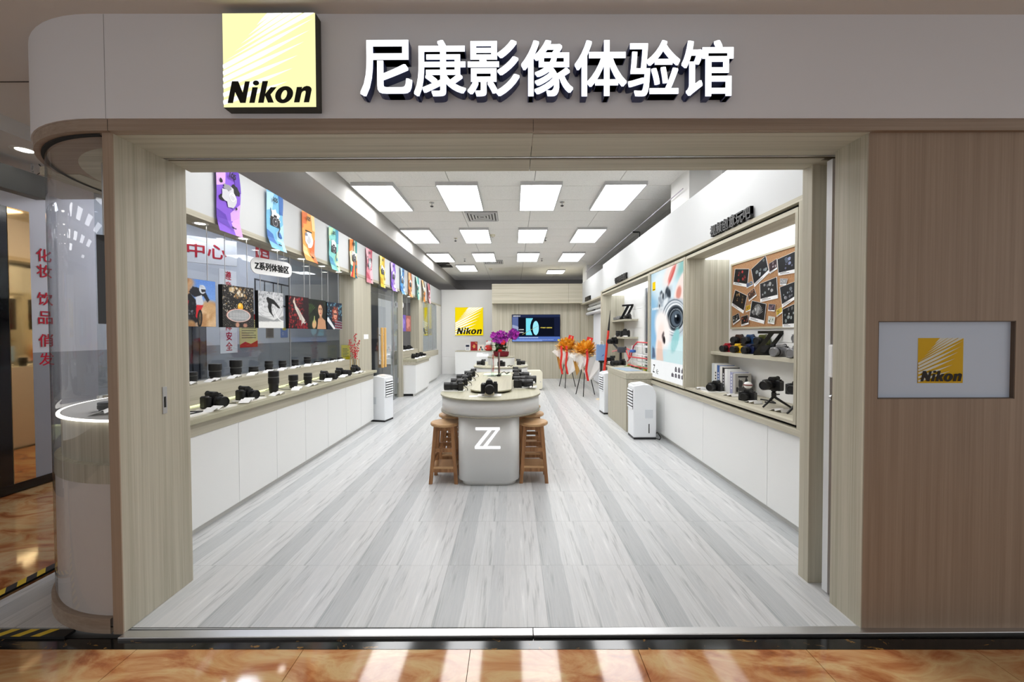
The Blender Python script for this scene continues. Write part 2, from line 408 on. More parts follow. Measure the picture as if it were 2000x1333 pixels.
# ------------------------------------------------------------------ the setting
def FY(x): return 1.973 + 0.0086*x          # front plane of the shop front (slightly skew)
SH = (-2.02, 2.755)                          # centre of the rounded shop-front corner

# shop floor: 600 mm printed vinyl tiles
fl_o = struct(B(-2.9, 2.7, 1.99, 14.9, -0.05, -0.003).build('floor', pm('vinyl_backing', (150, 152, 153), 0.6)))
tile_me = B(0.0006, 0.5994, 0.0006, 0.5994, -0.003, 0.0).mesh('floor_tile'); tile_me.materials.append(VINYL)
def cut_tile(x0, x1, y0, y1):
    me = B(x0 + .0006, x1 - .0006, y0 + .0006, y1 - .0006, -0.003, 0.0).mesh('floor_tile'); me.materials.append(VINYL); return me
cut_front = cut_tile(0, .6, 0.058, .6); cut_side = cut_tile(.525, .6, 0, .6); cut_both = cut_tile(.525, .6, .058, .6); cut_right = cut_tile(0, .125, 0, .6); cut_rf = cut_tile(0, .125, .058, .6)
for i in range(-5, 5):
    for j in range(-1, 21):
        edge = i == -5; last = i == 4 and False
        me = (cut_both if edge else cut_front) if j == -1 else (cut_side if edge else tile_me)
        o = bpy.data.objects.new('floor_tile', me); COL.objects.link(o); o.parent = fl_o
        o.location = (-0.425 + .6*i, 2.542 + .6*j, 0)

# mall floor: 800 mm marble tiles
mf = struct(B(-8, 6, -6, 20, -0.10, -0.055).build('floor_mall', pm('mortar', (60, 46, 36), 0.8)))
mt_me = B(.0015, .7985, .0015, .7985, -0.055, -0.012).mesh('marble_tile'); mt_me.materials.append(MARB)
def mtile(x, y, me=mt_me):
    o = bpy.data.objects.new('marble_tile', me); COL.objects.link(o); o.parent = mf; o.location = (x, y, 0)
for i in range(-6, 8):
    for j in range(1, 4): mtile(-0.21 + .8*i, 1.873 - .8*j)
for i in range(3):
    for j in range(7): mtile(-5.35 + .8*i, 1.935 + .8*j)
struct(B(-6.0, 6.0, 1.873, 1.935, -0.05, -0.011).build('trim_1', BMARB))
# stainless threshold in two lengths
th = struct(bpy.data.objects.new('trim_2', None)); COL.objects.link(th)
for x0, x1 in ((-1.955, .093), (.095, 5.0)):
    MB().prism([(x0, FY(x0)-.032), (x1, FY(x1)-.032), (x1, FY(x1)+.018), (x0, FY(x0)+.018)], -0.05, 0.004).build('threshold_strip', STEEL, th, bevel=.003)

# hazard tape on the floor by the rounded corner
def hazard(name, label, x0, y0, ang, length, wd):
    t = thing(name, label, 'tape', (x0, y0, 0.0), ang)
    MB().box(0, length, 0, wd, -0.012, 0.0012).build('tape_backing', pm('tape_black', (24, 24, 24), 0.5), t)
    u = 0
    while u < length - wd*1.6:
        MB().prism([(u, 0), (u+.045, 0), (u+.045+wd*.9, wd), (u+wd*.9, wd)], 0.0012, 0.0018).build('yellow_stripe', pm('tape_yellow', (222, 190, 40), 0.5), t); u += .1
hazard('hazard_tape', 'black and yellow hazard tape along the front floor edge', -3.4, 1.936, 0, 1.17, .05)
hazard('hazard_tape', 'black and yellow hazard tape running back along the corridor floor', -2.95, 2.02, PI/2, 1.6, .06)

# shop-front: left slab, right wall, post, fascia, lintel
struct(MB().box(-2.0, -1.955, FY(-1.98), 2.39, 0, 2.483).build('wall_front_left', [WZ], bevel=.002))
struct(MB().box(-2.002, -1.953, FY(-1.98)-.004, FY(-1.98)+.002, 0, 2.483).build('trim_3', FW))  # front edge of the slab in the shade-toned oak
rw = MB(); X0, X1 = 1.755, 5.0; yf = FY(2.1)
for a in ((1.756, 1.817, 0, 2.483), (2.5, X1, 0, 2.483), (1.817, 2.5, 0, 1.165), (1.817, 2.5, 1.554, 2.483)):
    rw.box(a[0], a[1], yf, 2.18, a[2], a[3])
struct(rw.build('wall_front_right', FW))
struct(B(1.750, 1.7555, yf, 2.188, 0, 2.483).build('trim_4', WZ))
struct(B(1.755, 1.862, 2.36, 2.44, 0, 2.483).build('wall_front_post', WZ, bevel=.002))
# white sliding door leaf parked in the right pocket
dl = struct(bpy.data.objects.new('door_1', None)); COL.objects.link(dl)
B(1.785, 2.7, 2.25, 2.29, 0.01, 2.47).build('door_leaf', pm('door_grey_white', (214, 216, 218), 0.4), dl)
B(1.772, 1.83, 2.215, 2.25, 1.245, 1.43).build('handle', pm('handle_white', (236, 237, 238), 0.35), dl, bevel=.008)
MB().cyl((1.803, 2.238, 1.13), (1.803, 2.252, 1.13), .022, n=16).build('lock', STEEL, dl)
# recess left: flush lock on the slab
lk = thing('flush_lock', 'small steel flush lock plate on the left entrance slab', 'lock', (-1.955, 2.215, 1.13))
B(0, .003, -.014, .014, -.075, .075).build('plate', STEEL, lk); B(.003, .0045, -.006, .006, -.04, .02).build('slot', DARK, lk)

def arc_strip(r_out, r_in, z0, z1, n=18, y_extra=1.2, x_end=5.0):
    out = [(x_end, SH[1]-r_out + .0086*(x_end-SH[0])), (SH[0], SH[1]-r_out)]; inn = [(x_end, SH[1]-r_in + .0086*(x_end-SH[0])), (SH[0], SH[1]-r_in)]
    for i in range(1, n+1):
        a = R(270 - 90*i/n); out.append((SH[0]+r_out*math.cos(a), SH[1]+r_out*math.sin(a))); inn.append((SH[0]+r_in*math.cos(a), SH[1]+r_in*math.sin(a)))
    out.append((SH[0]-r_out, SH[1]+y_extra)); inn.append((SH[0]-r_in, SH[1]+y_extra))
    mb = MB(); m = len(out)
    vs_ = [(x, y, z0) for x, y in out] + [(x, y, z0) for x, y in inn] + [(x, y, z1) for x, y in out] + [(x, y, z1) for x, y in inn]
    fs = []
    for i in range(m-1):
        fs += [(i, i+1, 2*m+i+1, 2*m+i), (m+i, 3*m+i, 3*m+i+1, m+i+1), (i, m+i, m+i+1, i+1), (2*m+i, 2*m+i+1, 3*m+i+1, 3*m+i)]
    fs += [(0, 2*m, 3*m, m), (m-1, 2*m-1, 4*m-1, 3*m-1)]
    mb.add(vs_, fs, True); return mb
fa = arc_strip(.83, .78, 2.537, 3.035).build('wall_front_fascia', FASC)
struct(fa); es = fa.modifiers.new('split', 'EDGE_SPLIT'); es.split_angle = R(30)
B(-1.9555, -1.9545, FY(-1.95)-.0312, FY(-1.95)-.02, 2.537, 3.03).build('panel_joint', DARK, fa)
fs_ = struct(arc_strip(.822, .66, 2.483, 2.5365).build('trim_5', FX)); es = fs_.modifiers.new('split', 'EDGE_SPLIT'); es.split_angle = R(30)
for xx in (-1.956, .098): B(xx, xx+.0015, FY(xx)-.0235, FY(xx)-.01, 2.482, 2.5365).build('panel_joint', DARK, fs_)
li = struct(bpy.data.objects.new('trim_6', None)); COL.objects.link(li)
B(-1.955, .097, 1.975, 2.232, 2.481, 2.53).build('lintel_panel', WX, li); B(.1, 1.756, 1.985, 2.232, 2.481, 2.53).build('lintel_panel', WX, li)
B(-1.955, .097, 2.272, 2.43, 2.481, 2.53).build('lintel_panel', WX, li); B(.1, 1.756, 2.272, 2.43, 2.481, 2.53).build('lintel_panel', WX, li)
B(-1.955, 1.95, 2.232, 2.272, 2.495, 2.53).build('track_recess', DARK, li)
B(-1.955, 1.95, 2.246, 2.258, 2.484, 2.5).build('track_rail', STEEL, li)
B(1.756, 2.0, 2.19, 2.232, 2.481, 2.53).build('lintel_panel', WX, li); B(1.756, 2.2, 2.30, 2.44, 2.481, 2.53).build('lintel_panel', WX, li)
struct(B(-2.8, 3.2, 2.43, 2.5, 2.53, 3.75).build('wall_front_upper', WALLW))
struct(B(2.2, 2.75, 2.18, 2.5, 0, 2.53).build('wall_front_return', WZ))

# mall ceiling in front, dropped soffit over the corridor, corridor wall
struct(B(-7, 5, -6, 2.43, 3.032, 3.1).build('ceiling_mall', MALLC))
struct(B(-7, -2.85, 2.43, 4.2, 3.032, 3.1).build('ceiling_mall_corridor', MALLC))
struct(B(-7, -3.55, 2.55, 4.2, 2.92, 3.032).build('ceiling_soffit', pm('soffit_white', (214, 212, 208), 0.8)))
struct(B(-7, -2.852, 2.4285, 2.4315, 3.028, 3.0325).build('trim_7', DARK))
cw = struct(B(-4.95, -4.75, 2.2, 14, 0.0, 3.4).build('wall_corridor', pm('corridor_white', (212, 214, 220), 0.5)))
B(-4.76, -4.745, 3.91, 14, 0.08, 1.32).build('grey_wall_panel', pm('corridor_grey', (150, 153, 160), 0.4), cw)
struct(B(-4.77, -4.735, 2.2, 14, 0.0, 0.08).build('baseboard_corridor', BLACKG))
mirror = pm('bronze_mirror', (236, 196, 140), 0.03, 1.0)
tag(B(-4.752, -4.74, 3.735, 3.905, .08, 2.70).build('wall_mirror', mirror), 'narrow bronze mirror strip on the corridor wall', 'mirror')
tag(B(-4.752, -4.738, 2.3, 3.728, .08, 2.70).build('wall_cladding_panel', BLACKG), 'black glossy cladding panel on the corridor wall', 'panel')

# red lettering on the corridor wall
RED = fl(196, 30, 52)
s_ = thing('wall_lettering', 'red brush-style characters in a column on the corridor wall', 'lettering', (-4.748, 4.025, 1.5), PI/2)
for k, (ch, z) in enumerate((('化', .80), ('妆', .64), ('饮', .36), ('品', .17), ('俏', -.06), ('发', -.25))):
    text('character', ch, 1.0, RED, s_, (0.0, -.002, z), 0, .001, .01, 0, None, .13)
s_ = thing('wall_poster', 'white hanging poster with red vertical slogan behind the curved glass', 'poster', (-4.2, 4.63, 1.35), R(35))
B(-.17, .17, 0, .006, -.95, .85).build('sheet', PAPER, s_)
for x in (-.12, .12): MB().cyl((x, .003, .85), (x, .003, 1.68), .002, n=6).build('wire', STEEL, s_)
for k, ch in enumerate('责任重于泰山'): text('character', ch, 1.0, RED, s_, (0, -.002, .62 - .27*k), 0, .001, .015, 0, None, .21)

# ---- interior shell
cb = struct(B(-2.35, 6, 2.45, 24, 3.652, 3.7).build('ceiling', pm('ceiling_grid_grey', (150, 149, 147), 0.8)))
ct_me = B(.005, 1.195, .005, .595, -.012, 0).mesh('ceiling_tile'); ct_me.materials.append(CEILT)
cth_me = B(.005, .245, .005, .595, -.012, 0).mesh('ceiling_tile'); cth_me.materials.append(CEILT)
for j in range(-5, 17):
    for i in range(6):
        if i == 0:
            me, x = cth_me, -2.345
        else: me, x = ct_me, -2.1 + 1.2*(i-1)
        if i == 0 and j in (10, 11): continue
        o = bpy.data.objects.new('ceiling_tile', me); COL.objects.link(o); o.parent = cb; o.location = (x, 5.84 + .6*j, 3.652)
for y0 in (11.95, 12.5): B(-2.33, -1.95, y0, y0+.42, 3.63, 3.641).build('access_hole', DARK, cb)
struct(B(-7, -2.35, 2.45, 24, 3.33, 3.7).build('ceiling_beam', GREYP))
struct(B(-7, 6.2, 24, 24.2, 0, 3.8).build('wall_far', pm('far_wall', (120, 116, 132), 0.8)))
struct(B(6, 6.2, 2.4, 24, 0, 3.8).build('wall_neighbour', pm('far_wall', (120, 116, 132), 0.8)))

# left wall: white fascia, oak strip, soffit, window, lower wall
struct(B(-2.72, -2.66, 2.45, 14.62, 2.53, 3.06).build('wall_left_fascia', FASW))
struct(B(-2.9, -2.655, 2.45, 14.62, 2.48, 2.53).build('trim_8', WY))
wn = struct(bpy.data.objects.new('window_1', None)); COL.objects.link(wn)
for y0, y1 in ((2.76, 5.138), (5.146, 6.62)): B(-2.897, -2.889, y0, y1, 1.07, 2.48).build('pane', GLASS, wn)
B(-2.9, -2.886, 5.138, 5.146, 1.07, 2.48).build('joint_strip', STEEL, wn)
struct(B(-2.91, -2.89, 2.76, 7.4, 0, 1.07).build('wall_left_lower', WHITE))
struct(MB().prism([(-2.9, 6.62), (-2.66, 6.64), (-2.66, 7.44), (-2.9, 7.44)], 0, 2.48).build('wall_left_pier', WZ))
# glazed double door in the left wall
d2 = struct(bpy.data.objects.new('door_2', None)); COL.objects.link(d2)
for y0, y1 in ((7.46, 8.18), (8.20, 8.93)):
    B(-2.715, -2.703, y0, y1, 0.01, 2.3).build('glass_leaf', GLASS, d2)
B(-2.715, -2.703, 7.46, 8.93, 2.31, 2.48).build('transom_pane', GLASS, d2)
B(-2.715, -2.703, 8.94, 9.33, 0.01, 2.48).build('side_pane', GLASS, d2)
B(-2.72, -2.69, 8.925, 8.945, 0, 2.48).build('frame_bar', STEEL, d2)
HB = pm('handle_bamboo', (226, 178, 104), 0.4)
for y in (8.1, 8.28): 
    B(-2.69, -2.655, y-.03, y+.03, .80, 1.62).build('door_pull', HB, d2, bevel=.006)
B(-2.76, -2.73, 8.25, 8.31, .80, 1.62).build('door_pull', HB, d2, bevel=.006)
for z in (.95, 1.47): MB().cyl((-2.74, 8.1, z), (-2.66, 8.1, z), .012).cyl((-2.74, 8.28, z), (-2.66, 8.28, z), .012).build('pull_standoff', STEEL, d2)
for z in (.35, 1.6, 2.1): B(-2.70, -2.68, 9.2, 9.25, z, z+.12).build('hinge', STEEL, d2)
struct(B(-2.74, -2.617, 9.34, 9.42, 0, 2.48).build('wall_left_post', WZ))
# second niche and the glazed display beyond it
w2 = struct(bpy.data.objects.new('window_2', None)); COL.objects.link(w2)
B(-2.897, -2.889, 9.42, 11.2, 1.07, 2.48).build('pane', GLASS, w2)
struct(B(-2.91, -2.89, 9.42, 11.2, 0, 1.07).build('wall_left_lower_rear', WHITE))
struct(MB().prism([(-2.9, 11.19), (-2.66, 11.21), (-2.66, 11.68), (-2.9, 11.68)], 0, 2.48).build('wall_left_pier_rear', WZ))
struct(B(-2.72, -2.66, 13.75, 14.62, 0, 2.53).build('wall_left_end', WALLW))
struct(B(-2.74, -2.70, 11.68, 13.75, 0, 2.48).build('wall_left_rear', pm('pale_mirror', (205, 208, 210), 0.2, 0.0)))
dg = thing('glazed_display', 'glass-fronted wall display with a painted reflection of the yellow sign, far left', 'display', (-2.698, 12.72, 0), PI/2)
YEM = em(255, 222, 10, 0.85); 
logo(dg, 1.0, fl(255, 226, 30), fl(255, 252, 220), fl(15, 15, 15), (-.12, -.002, 1.44), 0)  # logo painted on for the back sign mirrored in the panes
for k, (u0, u1) in enumerate(((-1.0, -.28), (-.27, .36), (.37, .98))): B(u0, u1, -.045, -.04, .98, 2.44).build('pane', GLASS, dg)
for u in (-.275, .365, .985): B(u-.008, u+.008, -.05, -.035, .96, 2.46).build('frame_bar', STEEL, dg)

# back wall: white panels, yellow square sign; oak TV wall with bulkhead
bw = struct(B(-2.75, -.6, 14.70, 14.8, 0, 3.10).build('wall_back', pm('joint_grey', (196, 196, 196), 0.6)))
for x0, x1 in ((-2.655, -1.578), (-1.574, -.60)):
    for z0, z1 in ((0.0, .628), (.632, 3.10)): B(x0, x1, 14.68, 14.70, z0, z1).build('wall_panel', WALLW, bw)
tw = struct(B(-.70, 2.9, 13.06, 14.8, 0, 2.46).build('wall_tv', DARK))
for x0, x1 in ((-.70, .540), (.544, 1.76), (1.764, 2.3)):
    for z0, z1 in ((0, 1.235), (1.239, 2.455)): B(x0, x1, 13.04, 13.06, z0, z1).build('wall_panel', WZ, tw)
bh = struct(B(-.685, 2.9, 12.72, 14.8, 2.455, 3.07).build('wall_tv_bulkhead', WX))
struct(B(-.685, 2.3, 12.715, 12.73, 2.452, 2.462).build('trim_9', pm('pale_edge', (214, 206, 180), 0.5)))
B(1.757, 1.76, 12.717, 12.72, 2.46, 3.07).build('panel_joint', DARK, bh)
sg = thing('wall_sign', 'yellow square logo sign with black lettering on the white back wall', 'sign', (-1.63, 14.68, 1.424))
B(-.515, .515, -.03, 0, -.003, 1.027).build('backing', pm('sign_edge', (200, 186, 90), 0.4), sg)
logo(sg, 1.024, em(255, 226, 20, 0.95), em(255, 255, 235, 1.05), fl(14, 14, 14), (0, -.0305, 0))

# right wall: white fascia, oak frame, niche for the backdrop rolls, columns behind
struct(B(2.095, 2.2, 2.5, 9.36, 2.487, 3.09).build('wall_right_fascia', FASW))
struct(B(2.2, 2.3, 9.36, 13.06, 2.44, 3.09).build('wall_right_fascia_rear', FASW))
fr = struct(bpy.data.objects.new('trim_10', None)); COL.objects.link(fr)
B(2.075, 2.66, 2.5, 9.44, 2.449, 2.487).build('frame_top', WY, fr); B(2.06, 2.12, 2.5, 9.44, .741, .786).build('frame_ledge', WY, fr)
B(2.075, 2.66, 2.5, 2.918, .786, 2.449).build('frame_side', WZ, fr); B(2.075, 2.66, 9.39, 9.5, 0, 2.487).build('frame_side', WZ, fr)
struct(B(2.12, 2.66, 2.5, 9.4, .743, .79).build('wall_right_core', DARK)); struct(B(2.64, 2.72, 2.5, 13.1, 0, 2.49).build('wall_right', WALLW))
struct(MB().box(2.125, 2.64, 2.9, 9.39, 2.42, 2.4488).box(2.125, 2.6, 2.9182, 2.9398, .79, 2.42).build('trim_11', DARK))
nf = struct(bpy.data.objects.new('trim_12', None)); COL.objects.link(nf)
B(2.19, 2.64, 9.5, 13.04, 2.40, 2.44).build('frame_top', WY, nf); B(2.19, 2.64, 12.92, 13.04, 0, 2.40).build('frame_side', WZ, nf); B(2.19, 2.64, 9.5, 9.62, 0, 2.40).build('frame_side', WZ, nf)
struct(B(2.28, 2.9, 5.2, 5.8, 2.4, 3.652).build('wall_column', WALLW)); struct(B(2.55, 3.3, 4.9, 5.2, 2.4, 3.652).build('wall_column_front', WALLW))
struct(B(2.31, 2.95, 12.6, 13.3, 2.4, 3.652).build('wall_column_rear', WALLW))
pr = thing('sprinkler_pipe', 'thin pipe run with drop bracket above the right wall', 'pipe', (0, 0, 0))
MB().tube([(2.24, 5.3, 3.40), (2.25, 8.0, 3.40), (2.26, 12.5, 3.40)], .007).build('pipe_run', pm('pipe_mauve', (190, 182, 196), 0.4), pr)
MB().tube([(2.33, 7.4, 3.1), (2.33, 7.4, 3.36), (2.2, 7.4, 3.36)], .014).build('drop_bracket', BLACK, pr)
# ------------------------------------------------------------------ ceiling lights
LED = em(255, 255, 255, PANEL_POWER)
FRAMEG = pm('light_frame', (196, 196, 198), 0.4)
def make_panel():
    t = thing('ceiling_light_panel', '', 'ceiling light', (0, 0, 3.64), 0, 'ceiling light panels')
    mb = MB()
    for a in ((-.3, .3, -.6, -.585), (-.3, .3, .585, .6), (-.3, -.285, -.585, .585), (.285, .3, -.585, .585)): mb.box(a[0], a[1], a[2], a[3], -.05, 0)
    mb.build('frame', FRAMEG, t); B(-.285, .285, -.585, .585, -.044, -.03).build('diffuser', LED, t)
    return t
proto = make_panel()
rows = ['first hidden', 'first visible', 'second visible', 'third visible']; cols = ['far left', 'centre left', 'centre right', 'far right']; first = True
def put_panel(x, y, label, sy=1.0):
    global first
    o = proto if first else copytree(proto); first = False
    o.location = (x, y, 3.64); o['label'] = label; o.scale = (1, sy, 1)
for r_, y in enumerate((3.84, 6.26, 8.7, 11.12)):
    for c_, x in enumerate((-2.0, -.8, .4, 1.6)):
        put_panel(x, y, 'white ceiling light panel, %s in the %s row from the entrance' % (cols[c_], rows[r_]))
put_panel(-1.5, 12.95, 'white ceiling light panel in the rearmost pair, the left one'); put_panel(1.45, 13.75, 'white ceiling light panel in the rearmost pair, the right one', .6)
for k, (x, y) in enumerate(((-.57, 7.32), (-.6, 12.0))):
    t = thing('ceiling_vent', ['square slatted air vent in the ceiling nearest the entrance', 'square slatted air vent far back in the ceiling'][k], 'vent', (x, y, 3.64), 0, 'ceiling vents')
    B(-.29, .29, -.29, .29, -.006, 0).build('backing', pm('vent_dark', (84, 84, 84), 0.7), t)
    for i in range(5):
        a = .285 - i*.055; mb = MB()
        for q in ((-a, a, -a, -a+.03), (-a, a, a-.03, a), (-a, -a+.03, -a+.03, a-.03), (a-.03, a, -a+.03, a-.03)): mb.box(*q, -.022, -.006)
        mb.build('louvre', FRAMEG, t)
for k, (x, y, lb) in enumerate(((-1.33, 6.55, 'left sprinkler in the nearest row'), (.8, 6.55, 'right sprinkler in the nearest row'), (-1.3, 9.0, 'left sprinkler in the middle row'), (.72, 9.0, 'right sprinkler in the middle row'), (-1.4, 11.5, 'left sprinkler in the far row'), (.82, 11.5, 'right sprinkler in the far row'))):
    t = thing('sprinkler', 'small metal ceiling ' + lb, 'sprinkler', (x, y, 3.64), 0, 'ceiling sprinklers')
    MB().lathe([(.04, -.006), (.04, 0)], 14).build('escutcheon', CHROME, t); MB().cyl((0, 0, 0), (0, 0, -.06), .012).build('stem', CHROME, t); MB().lathe([(.012, -.075), (.028, -.066), (.028, -.06)], 12).build('deflector', BLACK, t)
for k, (x, y) in enumerate(((-.45, 8.7), (-.75, 13.2))):
    t = thing('smoke_detector', ['round white smoke detector between the second-row ceiling lights', 'round white smoke detector far back on the ceiling'][k], 'detector', (x, y, 3.64), 0, 'smoke detectors')
    MB().lathe([(.02, -.05), (.04, -.045), (.055, -.02), (.06, 0)], 16).build('body', pm('detector_cream', (226, 220, 200), .5), t); MB().lathe([(.014, -.055), (.02, -.049)], 12).build('sensor', GREYP, t)

def downlight(label, loc, r=.07, s=10, group='recessed downlights', tint=(255, 250, 238)):
    t = thing('downlight', label, 'downlight', loc, 0, group)
    MB().lathe([(r*.72, -.001), (r, -.006), (r*1.12, -.004), (r*1.15, 0)], 20).build('trim_ring', pm('ring_white', (226, 226, 222), .35), t)
    MB().lathe([(.001, -.002), (r*.72, -.002)], 20).build('lens', em(*tint, s), t)
for k in range(6): downlight('recessed downlight above the left window, %s from the entrance' % ORD[k], (-2.775, 3.54 + .56*k, 2.48), .055, 14, 'window soffit downlights')
downlight('recessed downlight in the ceiling of the curved glass showcase', (-2.28, 2.45, 2.483), .055, 5)
downlight('recessed downlight in the corridor soffit at the far left', (-3.76, 3.08, 2.92), .07, 9)
for k in range(2): downlight('recessed downlight above the rear left counter, %s one' % ['near', 'far'][k], (-2.775, 9.9 + .7*k, 2.48), .055, 14)
# unseen mall downlights behind the viewer, added to light the shop-front
for i, x in enumerate((-3.2, -1.2, .9, 3.0)):
    for j, y in enumerate((.5, -1.6)):
        downlight('added mall ceiling downlight, unseen, %s in the %s row before the shop' % (['leftmost', 'left of centre', 'right of centre', 'rightmost'][i], ['near', 'far'][j]), (x, y, 3.032), .09, 44 if i == 0 else 76, 'added mall downlights', (255, 252, 252))

# ------------------------------------------------------------------ shop-front signs
yb = FY(-1.13) - .031
sb = thing('lightbox_sign', 'glowing yellow square box sign with black italic lettering on the shop-front', 'sign', (-1.1355, yb, 2.559))
B(-.2175, .2175, -.053, 0, 0, .435).build('box_return', OLIVE, sb)
logo(sb, .433, em(255, 251, 186, 1.05), em(255, 255, 248, 1.3), fl(18, 16, 8), (0, -.0532, .001))
xs = -.718; pitch = .2537; FACE = em(250, 252, 255, 1.9)
for k, ch in enumerate('尼康影像体验馆'):
    x = xs + pitch*(k+.5)*.99
    t = thing('channel_letter', 'glowing white channel character %s, %s in the shop-front row' % (ch, ORD[k]), 'sign letter', (x, FY(x) - .031, 2.742), 0, 'shop-front characters')
    text('letter_return', ch, 1.0, NAVY, t, (0, 0, 0), 0, .048, .016, 0, .246, .261, 4)
    text('letter_face', ch, 1.0, FACE, t, (0, -.0485, 0), 0, .004, .013, 0, .243, .258, 4)
lb = thing('wall_lightbox', 'pale lightbox with small yellow logo in the right front wall', 'sign', (2.1585, FY(2.1)+.018, 1.165))
B(-.3415, .3415, 0, .02, 0, .389).build('diffuser', pm('satin_diffuser', (200, 214, 234), .35), lb)
logo(lb, .227, fl(222, 178, 6), fl(226, 228, 214), fl(40, 34, 30), (-.012, -.0005, .077))
mb = MB()
for a in ((-.3415, .3415, 0, .004), (-.3415, .3415, .385, .389), (-.3415, -.337, 0, .389), (.337, .3415, 0, .389)): mb.box(a[0], a[1], -.017, 0, a[2], a[3])
mb.build('reveal', pm('reveal_brown', (96, 80, 66), .6), lb)

hs = thing('hanging_sign_box', 'grey hanging sign box on chains over the corridor', 'sign', (-4.0, 3.06, 2.64))
B(-.05, .05, -.34, .33, 0, .19).build('box', pm('sign_grey', (120, 122, 122), .5), hs, bevel=.006)
for y in (.25, -.25):
    ch = MB()
    for i in range(4):
        ch.M = Matrix.Translation((.02, y, .20 + i*.021)) @ Matrix.Rotation(PI/2*(i % 2), 4, 'Z')
        pts = [(p[0], 0, p[1]) for p in ell(0, 0, .009, .014, 8)]; ch.tube(pts + [pts[0]], .0025, 5)
    ch.build('chain', STEEL, hs)
MB().tube([(.03, .27, .19), (.06, .3, .24), (.05, .27, .28)], .003, 5).build('cable', BLACK, hs)

# ------------------------------------------------------------------ curved glass showcase at the corner
qa, qb = PI, 1.5*PI
sh = thing('curved_showcase', 'quarter-round glass showcase on a white drum at the left shop-front corner', 'showcase', (SH[0], SH[1], 0))
MB().lathe([(.70, 0), (.80, 0), (.80, .075), (.70, .075)], 28, True, qa, qb).build('base_ring', FX, sh)
MB().lathe([(.775, .02), (.775, .746), (.4, .746)], 28, True, qa, qb).build('drum', pm('drum_white', (206, 200, 196), .5), sh)
MB().lathe([(.778, .746), (.778, .84), (.75, .845), (.75, 1.055), (.4, 1.055)], 28, True, qa, qb).build('apron', WZ, sh)
MB().lathe([(.4, 1.058), (.752, 1.058), (.752, 1.066), (.4, 1.066)], 28, True, qa, qb).build('platform', pm('platform_grey', (190, 188, 184), .4), sh)
MB().lathe([(.753, 1.056), (.768, 1.056), (.768, 1.066), (.753, 1.066)], 28, True, qa, qb).build('light_ring', em(255, 250, 240, 3), sh)
MB().lathe([(.785, .075), (.785, 2.483)], 40, True, qa, qb).build('glass', GLASSC, sh)
MB().lathe([(.4, 2.4835), (.78, 2.4835), (.78, 2.49), (.4, 2.49)], 28, True, qa, qb).build('top_panel', WX, sh)
MB().lathe([(.775, 2.476), (.796, 2.476), (.796, 2.484), (.775, 2.484)], 28, True, qa, qb).build('glass_channel', DARK, sh)
hp = thing('hanging_picture', 'dark framed picture hanging on rods inside the curved showcase', 'picture', (-2.42, 2.44, 1.56), R(121))
B(-.22, .22, 0, .035, 0, .50).build('canvas', BLACK, hp); art('print', hp, [(fl(40, 44, 90), rect(-.215, .005, .215, .495)), (fl(90, 92, 150), blob(0, .24, .14, .13, .3, 16, 4)), (fl(150, 120, 130), ell(.03, .28, .05, .07))], (0, 0, 0))
for x in (-.16, .16): MB().cyl((x, .02, .50), (x, .02, .922), .004).build('rod', STEEL, hp)

# ------------------------------------------------------------------ left run: cabinets, worktop, riser
def cabinet(label, x_front, y0, y1, side, group, z1=.746, depth=.5):
    """side=-1: left wall, door faces +X; side=+1: right wall, door faces -X"""
    t = thing('base_cabinet', label, 'cabinet', (x_front, (y0+y1)/2, 0), 0, group)
    h = (y1-y0)/2; s = side
    a, b = sorted((s*.02, s*depth)); B(a, b, -h, h, .06, z1).build('carcass', WHITE, t)
    a, b = sorted((0, s*.02)); B(a, b, -h+.002, h-.002, .062, z1-.002).build('door', WHITE, t)
    a, b = sorted((s*.045, s*.06)); B(a, b, -h, h, 0, .06).build('plinth', pm('plinth_grey', (206, 206, 202), .5), t)
ys = [2.83 + .545*k for k in range(8)]
for k in range(7): cabinet('white handleless base cabinet under the left worktop, %s from the entrance' % ORD[k], -2.35, ys[k], ys[k+1], -1, 'left base cabinets')
wt = thing('worktop', 'pale oak worktop running along the left window', 'worktop', (-2.3, 2.78, 0))
B(-.36, 0, 0, 3.90, .846, .886).build('slab', TOPM, wt, bevel=.003); B(-.36, -.045, 0, 3.865, .746, .846).build('apron', WY, wt)
rs = thing('riser_shelf', 'long oak riser shelf behind the worktop under the left window', 'shelf', (-2.69, 2.78, 0))
B(-.2, 0, 0, 3.84, .9, 1.07).build('box', WY, rs); B(-.2, -.006, 0, 3.84, .886, .9).build('glow_strip', em(250, 255, 190, 1.6), rs)
# front filler between slab and run
struct(B(-2.40, -2.30, 2.42, 2.78, 0, .886).build('trim_13', WZ))
# rear left run
for k in range(3): cabinet('white base cabinet of the rear left counter, %s from the glass door' % ORD[k], -2.33, 9.44 + .49*k, 9.93 + .49*k, -1, 'rear left cabinets')
for k in range(4): cabinet('white base cabinet below the far glazed display, %s from the near end' % ORD[k], -2.5, 10.95 + .54*k, 11.49 + .54*k, -1, 'far left cabinets', .80, .2)
wt = thing('worktop', 'short pale oak worktop at the rear left window', 'worktop', (-2.29, 9.43, 0))
B(-.37, 0, 0, 1.5, .82, .886).build('slab', TOPM, wt, bevel=.003); B(-.37, -.03, 0, 1.48, .746, .82).build('apron', WY, wt)
tag(B(-.2, 0, 0, 2.2, .80, .95).build('display_ledge', WY, None, (-2.49, 10.95, 0)), 'oak ledge below the far glazed display', 'ledge')
tag(B(-.2, 0, 0, 1.76, .886, 1.07).build('riser_shelf', WY, None, (-2.69, 9.43, 0)), 'oak riser shelf at the rear left window', 'shelf')

